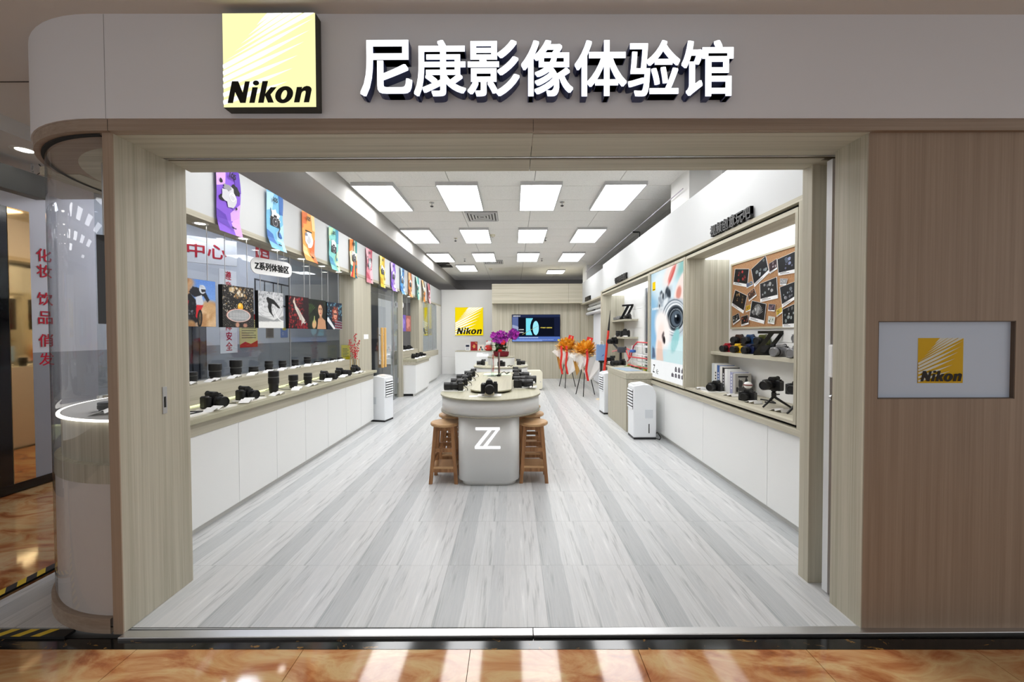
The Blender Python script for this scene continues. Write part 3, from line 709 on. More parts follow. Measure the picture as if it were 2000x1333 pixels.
# ------------------------------------------------------------------ right run
yr = [2.5, 3.28, 4.40, 5.525, 6.65, 7.77, 8.9]
for k in range(6): cabinet('white base cabinet under the right display wall, %s from the entrance' % ORD[k], 2.095, yr[k], yr[k+1], 1, 'right base cabinets', .741)
def bay(name, label, y0, y1):
    t = thing(name, label, 'display case', (2.085, 0, 0))
    xb = .52
    B(0, xb, y0, y1, .812, .834).build('floor_panel', WY, t); B(0, xb, y0, y1, 2.385, 2.418).build('top_panel', WY, t)
    B(0, xb, y0, y0+.03, .834, 2.385).build('side_panel', WZ, t); B(0, xb, y1-.03, y1, .834, 2.385).build('side_panel', WZ, t)
    B(.225, xb-.01, y0+.03, y1-.03, 2.376, 2.386).build('light_panel', em(248, 252, 255, 3.2), t)
    return t
ba = bay('display_bay', 'lit oak display bay with cork board nearest the entrance', 2.94, 4.845)
B(.512, .53, 2.97, 4.815, .834, 1.40).build('back_panel', WALLW, ba); B(.512, .53, 2.97, 4.815, 1.404, 2.395).build('back_panel', WALLW, ba)
B(.295, .512, 2.97, 4.815, 1.238, 1.275).build('shelf', WY, ba, bevel=.002)
bb = bay('display_bay', 'lit oak display bay with small shelves beyond the lightbox poster', 6.17, 9.385)
for a, b in ((.834, 1.40), (1.404, 1.60), (1.604, 2.0), (2.004, 2.395)): B(.512, .53, 7.98, 9.355, a, b).build('back_panel', WALLW, bb)
B(.50, .53, 7.88, 7.98, .834, 2.395).build('jamb', WHITE, bb)
B(.525, .53, 6.2, 7.88, .834, 2.395).build('doorway_shade', pm('doorway_shade_grey', (78, 80, 86), .15), bb)  # dark sheet painted for the shade inside a doorway
for z in (1.75, 1.375): B(.225, .512, 8.3, 9.355, z, z+.037).build('shelf', WY, bb, bevel=.002)
pd = thing('podium', 'oak box podium between the two right air coolers', 'podium', (1.70, 6.0, 0))
B(0, .39, 0, 1.16, 0, .795).build('body', WZ, pd); B(-.005, .39, -.005, 1.165, .8, .89).build('top', WY, pd)
tag(B(-.14, .14, -.3, .3, 0, .006).build('catalogue', [pm('catalogue_blue', (150, 172, 190), .4)], None, (1.88, 6.6, .89), R(8)), 'open blue-white catalogue on the oak podium', 'catalogue')

# lightbox poster between the bays
lp = thing('lightbox_poster', 'tall backlit poster of a hand holding a silver camera', 'poster', (2.082, 5.49, 0), -PI/2)
mb = MB()
for a in ((-.645, .645, .812, .84), (-.645, .645, 2.385, 2.418), (-.645, -.60, .84, 2.385), (.60, .645, .84, 2.385)): mb.box(a[0], a[1], -.005, .4, a[2], a[3])
mb.build('frame', WZ, lp); B(-.6, .6, .02, .4, .84, 2.385).build('box', WHITE, lp)
P = lambda r, g, b: em(r, g, b, 1.0)
pt_ = Paint(96, 144, (206, 232, 240), 4)
pt_.ell(.1, .8, .3, .25, (150, 196, 222), 0, 1.2).ell(.05, .45, .25, .3, (140, 186, 220), 10, 1.2).ell(.3, .9, .3, .12, (236, 246, 248), 0, 1).ell(.5, .8, .3, .14, (226, 240, 246), 0, 1.2).ell(.95, .97, .25, .1, (150, 200, 196), 0, 1.0)
pt_.ell(.62, .95, .22, .09, (252, 236, 230), 20, .8).ell(.66, .925, .13, .028, (218, 110, 104), 35, .6).ell(.62, .935, .1, .02, (230, 150, 140), 35, .6)
pt_.ell(.42, .72, .2, .06, (110, 120, 130), 20, .9, .7).dots(40, (.25, .66, .6, .79), (.015, .05), [(60, 66, 74), (150, 160, 170), (220, 226, 230), (190, 200, 206)])
pt_.ell(.92, .77, .24, .12, (252, 232, 224), 30, .25).ell(.84, .755, .07, .05, (222, 150, 136), 25, .5)
pt_.poly([(.3, .38), (.36, .70), (.5, .74), (.95, .70), (1, .40), (.6, .34)], (196, 206, 214), .9, 3).poly([(.38, .60), (.42, .72), (.55, .74), (.5, .60)], (232, 238, 242), 1, 2)
for r_, cc in ((.33, (110, 122, 132)), (.31, (232, 236, 240)), (.285, (150, 160, 168)), (.265, (240, 244, 246)), (.235, (96, 104, 112)), (.21, (48, 54, 60))): pt_.ell(.70 + (.33-r_)*.45, .555 - (.33-r_)*.05, r_, r_*.47, cc, 0, .06)
pt_.ring(.76, .545, .17, .08, .06, (150, 160, 168)).ell(.78, .545, .14, .066, (88, 100, 112), 0, .1).ell(.81, .54, .085, .042, (30, 36, 44), 0, .2).ell(.82, .54, .035, .018, (12, 14, 18), 0, .3).ell(.77, .565, .02, .01, (230, 240, 244), 0, .5)
pt_.ell(.38, .46, .25, .16, (252, 244, 240), -20, .4).ell(.3, .33, .2, .12, (250, 232, 224), 60, .4).poly([(.18, .17), (.42, .17), (.36, .34), (.24, .36)], (240, 206, 188), .9, 4).poly([(.36, .40), (.42, .44), (.44, .42), (.4, .33)], (70, 60, 62), .8, 2).ell(.44, .36, .03, .035, (40, 36, 38), 30, .5)
pt_.poly([(.45, .17), (1, .17), (1, .42), (.6, .33)], (204, 234, 236), .95, 4).ell(.75, .36, .14, .07, (150, 206, 208), 40, .4)
for i in range(16): pt_.poly([(.45+i*.04, .17), (.46+i*.04, .17), (.56+i*.04, .36), (.55+i*.04, .36)], (236, 248, 250), .7, 1)
pt_.poly([(.03, .17), (.16, .19), (.12, .27), (.05, .3)], (80, 92, 120), .8, 3)
pt_.poly([(0, 0), (1, 0), (1, .165), (0, .165)], (250, 251, 252), 1, 0).poly([(.04, .83), (.15, .83), (.15, .915), (.04, .915)], (255, 214, 30), 1, 0).poly([(.05, .837), (.14, .837), (.14, .85), (.05, .85)], (30, 30, 30), 1, 0)
for i in range(7): pt_.poly([(.04+i*.05, .645), (.075+i*.05, .645), (.075+i*.05, .665), (.04+i*.05, .665)], (250, 252, 252), .9, 1)
for i in range(7):
    r_, c_ = (0, i) if i < 3 else (1, i-3); x = .66 + c_*.085 + (.085 if not r_ else 0); y = .098 - r_*.05
    pt_.poly([(x, y), (x+.06, y), (x+.06, y+.03), (x, y+.03)], (70, 64, 72), 1, 0).poly([(x+.018, y+.03), (x+.042, y+.03), (x+.042, y+.038), (x+.018, y+.038)], (60, 56, 62), 1, 0).ell(x+.03, y+.015, .016, .011, (130, 126, 136), 0, .3)
pt_.build('print', lp, 1.2, 1.545, (0, .02, .84), 1.12)
text('lettering', 'Z', 1.0, P(20, 20, 20), lp, (-.47, .0185, .965), 0, .001, 0, .25, .10, .12); text('lettering', 'fc', 1.0, P(20, 20, 20), lp, (-.33, .0185, .93), 0, .001, 0, .3, .09, .07)

# raised black lettering along the frame
t = thing('frame_lettering', 'raised black characters above the cork board display bay', 'lettering', (2.085, 3.835, 2.55), -PI/2); text('characters', '视频创意玩吧', 1.0, BLACK, t, (0, 0, 0), 0, .03, .02, 0, .71, .115)
t = thing('frame_lettering', 'raised black characters above the bay with small shelves', 'lettering', (2.085, 7.72, 2.55), -PI/2); text('characters', '专业影像体验区', 1.0, BLACK, t, (0, 0, 0), 0, .03, .02, 0, .84, .12)
t = thing('frame_lettering', 'raised black characters above the backdrop roll niche', 'lettering', (2.192, 11.7, 2.51), -PI/2); text('characters', '人像摄影体验区', 1.0, BLACK, t, (0, 0, 0), 0, .03, .02, 0, .8, .12)

# backdrop rolls in the rear right niche
for k, (x, z, c) in enumerate(((2.40, 2.36, (206, 206, 204)), (2.36, 2.235, (214, 214, 212)), (2.32, 2.09, (190, 190, 192)))):
    t = thing('backdrop_roll', '%s paper backdrop roll in the rear right niche' % ['topmost', 'middle', 'lowest'][k], 'backdrop roll', (x, 0, z), 0, 'backdrop rolls')
    MB().cyl((0, 9.9, 0), (0, 12.5, 0), .05, n=16).build('paper', pm('roll_%d' % k, c, .7), t); MB().cyl((0, 12.5, 0), (0, 12.6, 0), .035, n=12).build('core', BLACK, t)
    B(-.03, .23, 12.6, 12.62, -.03, .03).build('bracket', BLACK, t)
tag(B(-.004, .004, -1.0, .9, 0, 2.0).build('paper_backdrop', pm('backdrop_white', (226, 228, 234), .8), None, (2.45, 11.3, .06)), 'white paper backdrop hanging below the rolls', 'backdrop')

# ------------------------------------------------------------------ air coolers
def cooler(label, loc, rz, side=1):
    """louvred front faces -Y"""
    t = thing('air_cooler', label, 'air cooler', loc, rz, 'white air coolers')
    mb = MB(); prof = [(-.16, .025), (.16, .025), (.16, .60), (.15, .68), (.11, .745), (.05, .775), (-.02, .78), (-.16, .755)]
    mb.prism(prof, -.145, .145, 'x'); mb.build('body', COOLW, t, bevel=.018, seg=3)
    B(-.14, .14, -.155, .155, .0, .028).build('base', BLACK, t)
    B(-.115, .115, -.166, -.155, .42, .70).build('grille_recess', pm('grille_dark', (32, 34, 38), .6), t)
    for i in range(7):
        m = MB(); m.M = Matrix.Translation((0, -.168, .435 + i*.042)) @ Matrix.Rotation(R(-24), 4, 'X'); m.box(-.115, .115, -.006, .010, -.010, .012); m.build('louvre', COOLW, t)
    m = MB(); m.M = Matrix.Translation((0, -.06, .775)) @ Matrix.Rotation(R(7), 4, 'X'); m.prism(rrect(-.11, .11, -.085, .075, .03), -.002, .006); m.build('control_panel', pm('panel_gloss', (246, 248, 250), .12), t)
    a_, b_ = sorted((side*.149, side*.144)); B(a_, b_, .0, .11, .30, .42).build('side_hatch', pm('hatch_white', (212, 217, 223), .3), t, bevel=.002)
    B(a_, b_, .05, .062, .09, .22).build('water_gauge', BLACK, t)
    return t
cooler('white air cooler at the end of the left worktop', (-2.30, 6.86, 0), R(78), -1)
cooler('white air cooler standing before the oak podium on the right', (1.84, 5.71, 0), R(-90))
cooler('white air cooler beyond the oak podium, half hidden behind it', (1.80, 7.45, 0), R(-86))
tag(MB().tube([(1.99, 5.66, .05), (2.03, 5.6, .09), (2.06, 5.56, .03), (2.03, 5.52, .01), (1.99, 5.6, .012)], .006).build('power_cord', RUBBER), 'black looped power cord beside the podium air cooler', 'cord')

# ------------------------------------------------------------------ islands
ISX = -.25
def stadium(w_, y0, y1, n=20):
    r = w_/2; return ell(ISX, y0+r, r, r, n, 0, 180, 360) + ell(ISX, y1-r, r, r, n, 0, 0, 180)
is1 = thing('display_island', 'long white display island with oak top and glowing letter emblem', 'display table', (0, 0, 0))
MB().prism(rrect(ISX-.305, ISX+.305, 3.87, 6.3, .11, 8), .05, .676, 'z', True).build('pedestal', WHITE, is1)
MB().prism(rrect(ISX-.27, ISX+.27, 3.90, 6.27, .11, 8), 0, .05, 'z', True).build('plinth', WHITE, is1)
MB().prism(stadium(1.05, 3.815, 6.585), .69, .845, 'z', True).build('band', WHITE, is1)
MB().prism(stadium(1.08, 3.80, 6.60), .845, .86, 'z', True).build('top', TOPM, is1)
MB().prism(stadium(1.07, 3.805, 6.595), .674, .69, 'z', True).build('lower_trim', pm('edge_taupe', (160, 154, 140), .5), is1)
MB().prism(stadium(.36, 4.22, 6.12), .86, .878, 'z', True).build('platform_shadow_gap', DARK, is1)  # dark colour gives the shadow gap under the platform
MB().prism(stadium(.455, 4.16, 6.18), .878, .893, 'z', True).build('platform', TOPM, is1)
ZP = [(-.118, .085), (-.118, .11), (.118, .11), (.118, .097), (-.032, -.085), (.123, -.085), (.123, -.11), (-.123, -.11), (-.123, -.097), (.02, .085)]
t = MB(); EMZ = em(250, 251, 255, 1.5)
for pts in ([(-.118, .08), (.118, .08), (.118, .105), (-.118, .105)], [(-.125, -.105), (.123, -.105), (.123, -.08), (-.125, -.08)],
            [(-.125, -.082), (-.087, -.082), (.042, .082), (.006, .082)], [(-.046, -.082), (-.01, -.082), (.118, .09), (.084, .082)]):
    t.prism(pts, -.004, 0, 'y')
t.build('glowing_emblem', EMZ, is1, (ISX-.005, 3.8695, .475))
is2 = thing('display_island', 'second rounded white display island with a raised drum, further back', 'display table', (0, 0, 0))
MB().prism(rrect(ISX-.3, ISX+.3, 7.42, 8.95, .11, 8), 0, .69, 'z', True).build('pedestal', WHITE, is2)
MB().prism(stadium(1.05, 7.335, 9.035), .69, .845, 'z', True).build('band', WHITE, is2); MB().prism(stadium(1.08, 7.32, 9.05), .845, .86, 'z', True).build('top', TOPM, is2)
MB().lathe([(.27, .86), (.27, 1.012)], 32).build('drum', WHITE, is2, (ISX, 8.08, 0)); MB().lathe([(.28, 1.012), (.28, 1.026)], 32).build('drum_top', TOPM, is2, (ISX, 8.08, 0))

# ------------------------------------------------------------------ stools
def make_stool():
    t = thing('wooden_stool', '', 'stool', (0, 0, 0), 0, 'round wooden stools')
    MB().lathe([(.001, .565), (.142, .565), (.15, .572), (.15, .588), (.143, .596), (.001, .598)], 28).build('seat', PINEX, t)
    for sx in (-1, 1):
        for sy in (-1, 1): MB().leg((sx*.128, sy*.125, 0), (sx*.083, sy*.083, .566), .034, .036).build('leg', PINE, t)
    for sy in (-1, 1):
        B(-.10, .10, sy*.108-.012, sy*.108+.012, .315, .35).build('stretcher', PINE, t); B(-.112, .112, sy*.117-.011, sy*.117+.011, .115, .15).build('stretcher', PINE, t)
    for sx in (-1, 1):
        B(sx*.105-.012, sx*.105+.012, -.10, .10, .24, .275).build('stretcher', PINE, t)
    B(-.122, .122, -.128, .12, .15, .168).build('foot_board', PINEX, t); B(-.075, .075, -.085, -.07, .52, .562).build('apron', PINE, t); B(-.075, .075, .07, .085, .52, .562).build('apron', PINE, t)
    return t
sp = make_stool(); first_s = True
for side, x, lst in (('left', -.70, (4.06, 4.47, 4.92)), ('right', .20, (4.08, 4.52, 4.97))):
    for k, y in enumerate(lst):
        o = sp if first_s else copytree(sp); first_s = False
        o.location = (x + .008*k*(1 if side == 'left' else -1), y, 0); o.rotation_euler = (0, 0, R(random.uniform(-5, 5)))
        o['label'] = 'round wooden stool on the %s of the long island, %s from the front' % (side, ORD[k])
# ------------------------------------------------------------------ cameras, lenses, cards
SILVER = pm('silver_plastic', (150, 150, 152), .32, .7)
GLS = pm('front_element', (16, 14, 24), .04, 0, .8)
def lens_parts(t, y0, length, r, mat, z=.045, x=0.0, hood=True):
    rot = Matrix.Translation((x, y0, z)) @ Matrix.Rotation(PI/2, 4, 'X')
    def L(prof, name, m, par, n=24, sm=True):
        mb = MB(); mb.M = rot; mb.lathe(prof, n, sm); return mb.build(name, m, par)
    b = L([(r*.82, 0), (r*.84, length*.12), (r*.92, length*.16), (r*.92, length*.34), (r*.95, length*.36), (r*.95, length*.60), (r, length*.64), (r, length*.97), (r*.93, length), (r*.8, length), (r*.76, length*.96)], 'lens', mat, t)
    L([(r*.955, length*.38), (r*.99, length*.39), (r*.99, length*.57), (r*.955, length*.58)], 'zoom_ring', RUBBER, b, 20, False)
    L([(.001, length*.955), (r*.5, length*.95), (r*.77, length*.93)], 'front_glass', GLS, b)
def make_camera(llen=.10, lr=.038, body=BLACK, lens=BLACK, grip=RUBBER):
    t = thing('camera', '', 'camera', (0, 0, -10))
    MB().prism([(-.068, .0), (.066, .0), (.070, .01), (.070, .078), (.062, .088), (-.058, .088), (-.070, .080), (-.070, .008)], -.024, .026, 'y').build('body', body, t, bevel=.004)
    MB().prism(rrect(-.072, -.036, -.058, -.018, .014, 4), .002, .082).build('grip', grip, t, bevel=.004)
    MB().prism([(-.032, .086), (.032, .086), (.026, .104), (.016, .114), (-.016, .114), (-.026, .104)], -.036, .03, 'y').build('viewfinder_hump', body, t, bevel=.003)
    MB().cyl((0, .03, .098), (0, .046, .098), .018, .021, 16).build('eyecup', RUBBER, t)
    MB().cyl((.05, .0, .086), (.05, .0, .097), .015, n=16).build('mode_dial', BLACK, t); MB().cyl((-.054, -.038, .08), (-.054, -.038, .089), .008, n=12).build('shutter_button', SILVER, t)
    B(-.045, .045, .026, .031, .012, .07).build('rear_screen', BLACKG, t)
    lens_parts(t, -.024, llen, lr, lens)
    return t
CAMS = {'short': make_camera(.062, .036), 'mid': make_camera(.105, .039), 'long': make_camera(.15, .042), 'tele': make_camera(.23, .047)}
used = set()
def put_cam(kind, loc, rz, label, sc_=1.0, group=None):
    o = CAMS[kind] if kind not in used else copytree(CAMS[kind]); used.add(kind)
    o.location = loc; o.rotation_euler = (0, 0, rz); o.scale = (sc_,)*3; o['label'] = label
    if group: o['group'] = group
    elif 'group' in o: del o['group']
    return o
def make_lens_proto(k):
    """unit lens: radius 1, height 1, standing upright"""
    t = thing('camera_lens', '', 'lens', (0, 0, -10))
    prof = [[(.80, 0), (.82, .10), (.90, .14), (.90, .36), (.96, .40), (.96, .72), (1.0, .76), (1.0, .97), (.95, 1.0)],
            [(.78, 0), (.80, .16), (.86, .20), (.86, .55), (1.0, .62), (1.0, .97), (.96, 1.0)],
            [(.88, 0), (.90, .2), (.96, .24), (.96, .7), (1.0, .74), (1.0, .96), (.97, 1.0)]][k]
    MB().lathe(prof, 26).build('barrel', BLACK, t)
    z0, z1, rr = [(.44, .70, 1.0), (.24, .52, .91), (.30, .66, 1.0)][k]
    MB().lathe([(rr*.96, z0), (rr*1.01, z0+.01), (rr*1.01, z1-.01), (rr*.96, z1)], 30, False).build('focus_ring', RUBBER, t)
    MB().lathe([(rr*.99, z1+.02), (rr*.995, z1+.03), (rr*.99, z1+.04)], 26).build('marking_ring', pm('marking_grey', (120, 120, 118), .5), t)
    MB().lathe([(.80, 1.0), (.88, 1.008), (.9, 1.0)], 26).build('rim', BLACK, t); MB().lathe([(.001, 1.001), (.8, 1.0015)], 26).build('front_cap', pm('cap_black', (30, 30, 31), .35), t)
    return t
LENS = [make_lens_proto(k) for k in range(3)]; lused = set()
def put_lens(k, loc, r, h, label, group=None):
    o = LENS[k] if k not in lused else copytree(LENS[k]); lused.add(k)
    o.location = loc; o.scale = (r, r, h); o.rotation_euler = (0, 0, random.uniform(0, 6)); o['label'] = label
    if group: o['group'] = group
    return o
card_me = MB()
card_me.prism([(-.06, 0), (-.058, 0), (-.004, .022), (.0, .006), (.052, .026), (.06, .004), (.06, .006), (.052, .0285), (.0, .0085), (-.004, .0245)], -.04, .04, 'y')
card_me = card_me.mesh('info_card'); card_me.materials.append(PAPER)
def card(loc, rz, label, group, s=1.0):
    o = bpy.data.objects.new('info_card', card_me); COL.objects.link(o); o.location = loc; o.rotation_euler = (0, 0, rz); o.scale = (s,)*3
    return tag(o, label, 'card', group)
pad_me = MB().prism(rrect(-.12, .12, -.08, .08, .018, 4), 0, .008).mesh('display_pad'); pad_me.materials.append(PADM)
def pad(loc, rz, label, group, s=1.0):
    o = bpy.data.objects.new('display_pad', pad_me); COL.objects.link(o); o.location = loc; o.rotation_euler = (0, 0, rz); o.scale = (s, s, 1)
    return tag(o, label, 'pad', group)
def tether(pts, label, r=.0035): return tag(MB().tube(pts, r, 6).build('security_tether', RUBBER), label, 'cable', 'black security tethers')

# left worktop, front row
ZT = .886
pad((-2.45, 3.0, ZT), PI/2, 'white pad at the near end of the left worktop with no camera on it', 'pads on the left worktop', 1.1)
tether([(-2.58, 2.95, ZT+.05), (-2.5, 3.02, ZT+.02), (-2.42, 3.08, ZT+.012), (-2.44, 2.95, ZT+.012), (-2.5, 2.88, ZT+.012)], 'black strap curled on the empty pad at the near end of the left worktop', .005)
row = [('cam', 'mid', 3.28, 1.12), ('cam', 'mid', 3.68, 1.05), ('lens', 0, 4.13, .05, .225), ('lens', 1, 4.50, .05, .145), ('lens', 0, 4.82, .047, .135), ('cam', 'long', 5.24, 1.0), ('cam', 'long', 5.70, 1.0), ('cam', 'short', 6.25, .98)]
for k, it in enumerate(row):
    y = it[2]
    if it[0] == 'cam':
        pad((-2.455, y, ZT), PI/2, 'white display pad under the %s item on the left worktop' % ORD[k], 'pads on the left worktop', 1.08)
        put_cam(it[1], (-2.50, y, ZT+.008), R(76 + random.uniform(-6, 6)), 'black camera on the left worktop, %s item from the entrance' % ORD[k], it[3])
    else:
        put_lens(it[1], (-2.5, y, ZT), it[3], it[4], 'black lens upright on the left worktop, %s item from the entrance' % ORD[k])
    card((-2.38, y - .15, ZT + (.008 if it[0] == 'cam' else 0)), R(random.uniform(60, 110)), 'white info leaflet before the %s item on the left worktop' % ORD[k], 'leaflets on the left worktop', 1.05)
    tether([(-2.6, y+.02, ZT+.02), (-2.55, y+.1, ZT+.035), (-2.47, y+.13, ZT+.015), (-2.42, y+.17, ZT+.012)], 'black security tether beside the %s item on the left worktop' % ORD[k])
# left riser
rr_ = [(3.44, .046, .10, 2), (3.72, .052, .15, 1), (4.0, .054, .165, 1), (4.27, .045, .075, 2), (4.54, .042, .12, 0), (4.81, .041, .105, 0), (5.09, .042, .10, 1), (5.39, .043, .115, 0), (5.65, .04, .042, 2), (5.91, .04, .058, 2), (6.16, .04, .05, 2), (6.42, .04, .045, 2)]
for k, (y, r_, h, q) in enumerate(rr_):
    put_lens(q, (-2.80, y, 1.07), r_, h, 'black lens on the left riser shelf, %s from the entrance' % ORD[k])
    card((-2.735, y - .12, 1.07), R(random.uniform(70, 110)), 'white info leaflet before the %s lens on the riser shelf' % ORD[k], 'leaflets on the riser shelf', .95)
# rear left counter
for k, (y, z, x) in enumerate(((9.75, ZT, -2.45), (10.15, ZT, -2.45), (10.55, ZT, -2.45), (9.8, 1.07, -2.78), (10.2, 1.07, -2.78), (10.6, 1.07, -2.78))):
    put_cam(['mid', 'short'][k % 2], (x, y, z), R(70), 'black camera on the rear left %s, %s from the glass door' % (['worktop', 'riser shelf'][k//3], ORD[k % 3]))
    card((x+.1, y-.1, z), R(90), 'white leaflet on the rear left %s, %s from the glass door' % (['worktop', 'riser shelf'][k//3], ORD[k % 3]), 'leaflets on the rear left counter')

# long island
ZI = .86
pad((-.247, 4.06, ZI), 0, 'white pad under the large camera at the island front', 'pads on the long island', 1.0)
tag(MB().prism([(-.05, 0), (.05, 0), (.046, .03), (-.046, .03)], -.035, .035, 'y').build('camera_cradle', pm('cradle_beige', (206, 196, 170), .5), None, (-.247, 4.05, ZI+.008), bevel=.003), 'beige cradle block under the large camera at the island front', 'stand')
put_cam('mid', (-.25, 4.09, ZI+.022), R(4), 'large black camera facing the entrance at the island front', 1.22)
tag(B(-.055, .055, -.038, .038, 0, .002).build('price_sheet', ACRYL if False else PAPER, None, (-.395, 4.02, ZI), R(3)), 'flat white info sheet beside the large camera at the island front', 'card')
for k, (y, kd, s) in enumerate(((4.41, 'long', 1.05), (4.84, 'long', 1.0), (5.32, 'long', 1.0), (5.80, 'mid', 1.0))):
    pad((-.665, y, ZI), 0, 'white pad on the left side of the long island, %s from the front' % ORD[k], 'pads on the long island', 1.02)
    put_cam(kd, (-.59, y+.01, ZI+.008), R(-84), 'black camera pointing left on the long island, %s from the front' % ORD[k], s)
    tether([(-.56, y+.06, ZI+.05), (-.52, y+.05, ZI+.02), (-.51, y-.03, ZI+.01)], 'black tether behind the %s left-pointing camera on the long island' % ORD[k], .004)
for k, (y, kd, s) in enumerate(((4.64, 'long', 1.1), (5.06, 'tele', 1.0), (5.55, 'long', 1.05), (6.1, 'short', 1.0))):
    pad((.13, y, ZI), 0, 'white pad on the right side of the long island, %s from the front' % ORD[k], 'pads on the long island', 1.02)
    put_cam(kd, (.035, y, ZI+.008), R(86), 'black camera pointing right on the long island, %s from the front' % ORD[k], s)
    card((.20, y-.08, ZI+.008), R(-20), 'white leaflet on the right side of the long island, %s from the front' % ORD[k], 'leaflets on the long island', 1.0)
tag(MB().prism(rrect(-.2, .2, -.14, .14, .02), 0, .004).build('desk_mat', pm('mint_mat', (206, 226, 190), .6), None, (-.24, 5.85, .893)), 'pale green mat on the island platform', 'mat')
ph = thing('acrylic_stand', 'clear acrylic display stand with black phone on the island platform', 'display stand', (-.30, 5.62, .897), R(82))
B(-.10, .10, -.004, .0, 0, .30).build('acrylic_panel', ACRYL, ph); B(-.10, .10, -.06, .06, 0, .004).build('acrylic_base', ACRYL, ph); B(-.055, .055, -.10, -.09, .02, .33).build('phone', BLACKG, ph, bevel=.004); B(-.05, .05, -.12, -.07, 0, .02).build('phone_foot', BLACK, ph)
tether([(-.2, 5.85, .90), (-.14, 5.88, .93), (-.1, 5.83, .90), (-.06, 5.9, .92), (-.12, 5.92, .90)], 'tangled black cables on the pale green mat', .005)
# second island
for k, (x, y, kd, rz, lb) in enumerate(((-.60, 7.88, 'mid', -80, 'black camera pointing left on the second island'), (-.235, 7.56, 'short', 172, 'black camera with its back to the entrance on the second island'), (.10, 7.92, 'mid', 80, 'black camera pointing right on the second island'))):
    pad((x - .05*(k == 0) + .05*(k == 2), y, ZI), 0, 'white pad under the %s second-island camera' % ['left', 'middle', 'right'][k], 'pads on the second island'); put_cam(kd, (x, y, ZI+.008), R(rz), lb)
tether([(-.12, 7.53, .87), (-.08, 7.56, .89), (-.05, 7.52, .87), (-.02, 7.56, .88)], 'coiled black cable beside the middle camera on the second island', .006)

# ------------------------------------------------------------------ bay A contents
SHZ = 1.275; BF = .834
def mini(loc, rz, label, c, s=.9, body=None):
    b = body or pm('body_%d_%d_%d' % c, c, .35)
    o = make_camera(.085, .040, b, BLACK if not body else SILVER, b); o.location = loc; o.rotation_euler = (0, 0, rz); o.scale = (s,)*3; o['label'] = label; return o
for k, (y, c, n) in enumerate(((4.60, (176, 24, 44), 'red'), (4.385, (232, 186, 30), 'yellow'), (4.17, (24, 34, 74), 'navy'))):
    mini((2.475, y, SHZ), R(-72), 'compact %s and black camera in the front row on the bay shelf' % n, c)
tag(B(-.055, .055, -.36, .33, 0, .10).build('display_block', BLACK, None, (2.54, 4.25, SHZ)), 'black block riser under the back row of small cameras', 'block')
for k, (y, c, n) in enumerate(((4.50, (64, 38, 26), 'brown'), (4.29, (30, 66, 110), 'blue'), (4.07, (88, 92, 34), 'olive green'))):
    mini((2.545, y, SHZ+.10), R(-72), 'compact %s and black camera in the back row on the block' % n, c)
zz = MB()
for pts in ([(-.09, .212), (.125, .212), (.125, .24), (-.09, .24)], [(-.125, 0), (.09, 0), (.09, .028), (-.125, .028)], [(-.125, .026), (-.078, .026), (.047, .214), (.0, .214)], [(-.032, .026), (.012, .026), (.125, .214), (.088, .214)]):
    zz.prism(pts, -.012, .012, 'y')
tag(zz.build('letter_sculpture', BLACKG, None, (2.49, 3.90, SHZ), R(-24)), 'black slanted letter sculpture on the cork board bay shelf', 'sculpture')
for k, (y, x, z, n) in enumerate(((3.68, 2.47, SHZ, 'left'), (3.46, 2.47, SHZ, 'right'))): mini((x, y, z), R(-70), 'silver and black mirrorless camera, %s one beside the letter sculpture' % n, (40, 40, 42), 1.0, SILVER)
tag(B(-.05, .05, -.06, .06, 0, .13).build('display_block', WHITE, None, (2.545, 3.5, SHZ)), 'white block behind the silver cameras', 'block'); mini((2.54, 3.5, SHZ+.13), R(-70), 'silver camera raised on the white block above the others', (40, 40, 42), .95, SILVER)
put_cam('mid', (2.29, 4.50, BF+.008), R(-62), 'black camera on a white board at the far end of the bay floor'); pad((2.25, 4.54, BF), R(-90), 'white board under the far camera on the bay floor', 'boards on the bay floor', 1.3)
put_cam('short', (2.29, 3.88, BF), R(-62), 'black compact camera standing in the middle of the bay floor', 1.0)
bk = [(.30, (216, 222, 226)), (.295, (236, 236, 232)), (.288, (58, 96, 160)), (.28, (232, 230, 226)), (.27, (24, 24, 26)), (.258, (238, 238, 238)), (.248, (222, 222, 224)), (.235, (150, 152, 184)), (.225, (176, 174, 170))]
y = 4.755; desc = ['pale grey-green', 'white with black spine lettering', 'blue', 'cream white', 'black', 'plain white', 'light grey', 'lavender', 'grey picture-covered']
for k, (h, c) in enumerate(bk):
    wd = [.06, .062, .06, .058, .048, .055, .058, .055, .05][k]
    t = thing('book', '%s photo book, %s in the row on the bay floor' % (desc[k], ORD[k]), 'book', (2.365, y - wd, BF), 0, 'photo books on the bay floor')
    cm = pm('cover_%d' % k, c, .4); B(0, .17, 0, wd - .002, 0, h).build('cover', cm, t); B(.004, .166, .004, wd - .006, .003, h+.0005).build('pages', PAPER, t)
    if k in (1, 2, 4, 7): 
        dk = fl(30, 30, 34) if k in (1,) else fl(226, 228, 232)
        for i in range(5): B(-.0008, 0, wd*.3, wd*.65, .05 + i*.034, .07 + i*.034).build('spine_lettering', dk, t)
    if k == 8:
        art('cover_print', t, [(fl(40, 40, 42), rect(.03, .185, .135, .20)), (fl(70, 70, 72), blob(.055, .12, .022, .05, .2, 14, 2)), (fl(60, 60, 62), blob(.115, .13, .018, .055, .2, 14, 3)), (fl(196, 194, 190), ell(.055, .165, .01)), (fl(56, 56, 58), rect(.01, .03, .03, .08)), (fl(90, 90, 92), blob(.08, .06, .05, .03, .3, 14, 6))], (0, -.001, 0))
    y -= wd
dolls = thing('figurine', 'small figurine with round white head beside the books', 'figurine', (2.43, 4.13, BF))
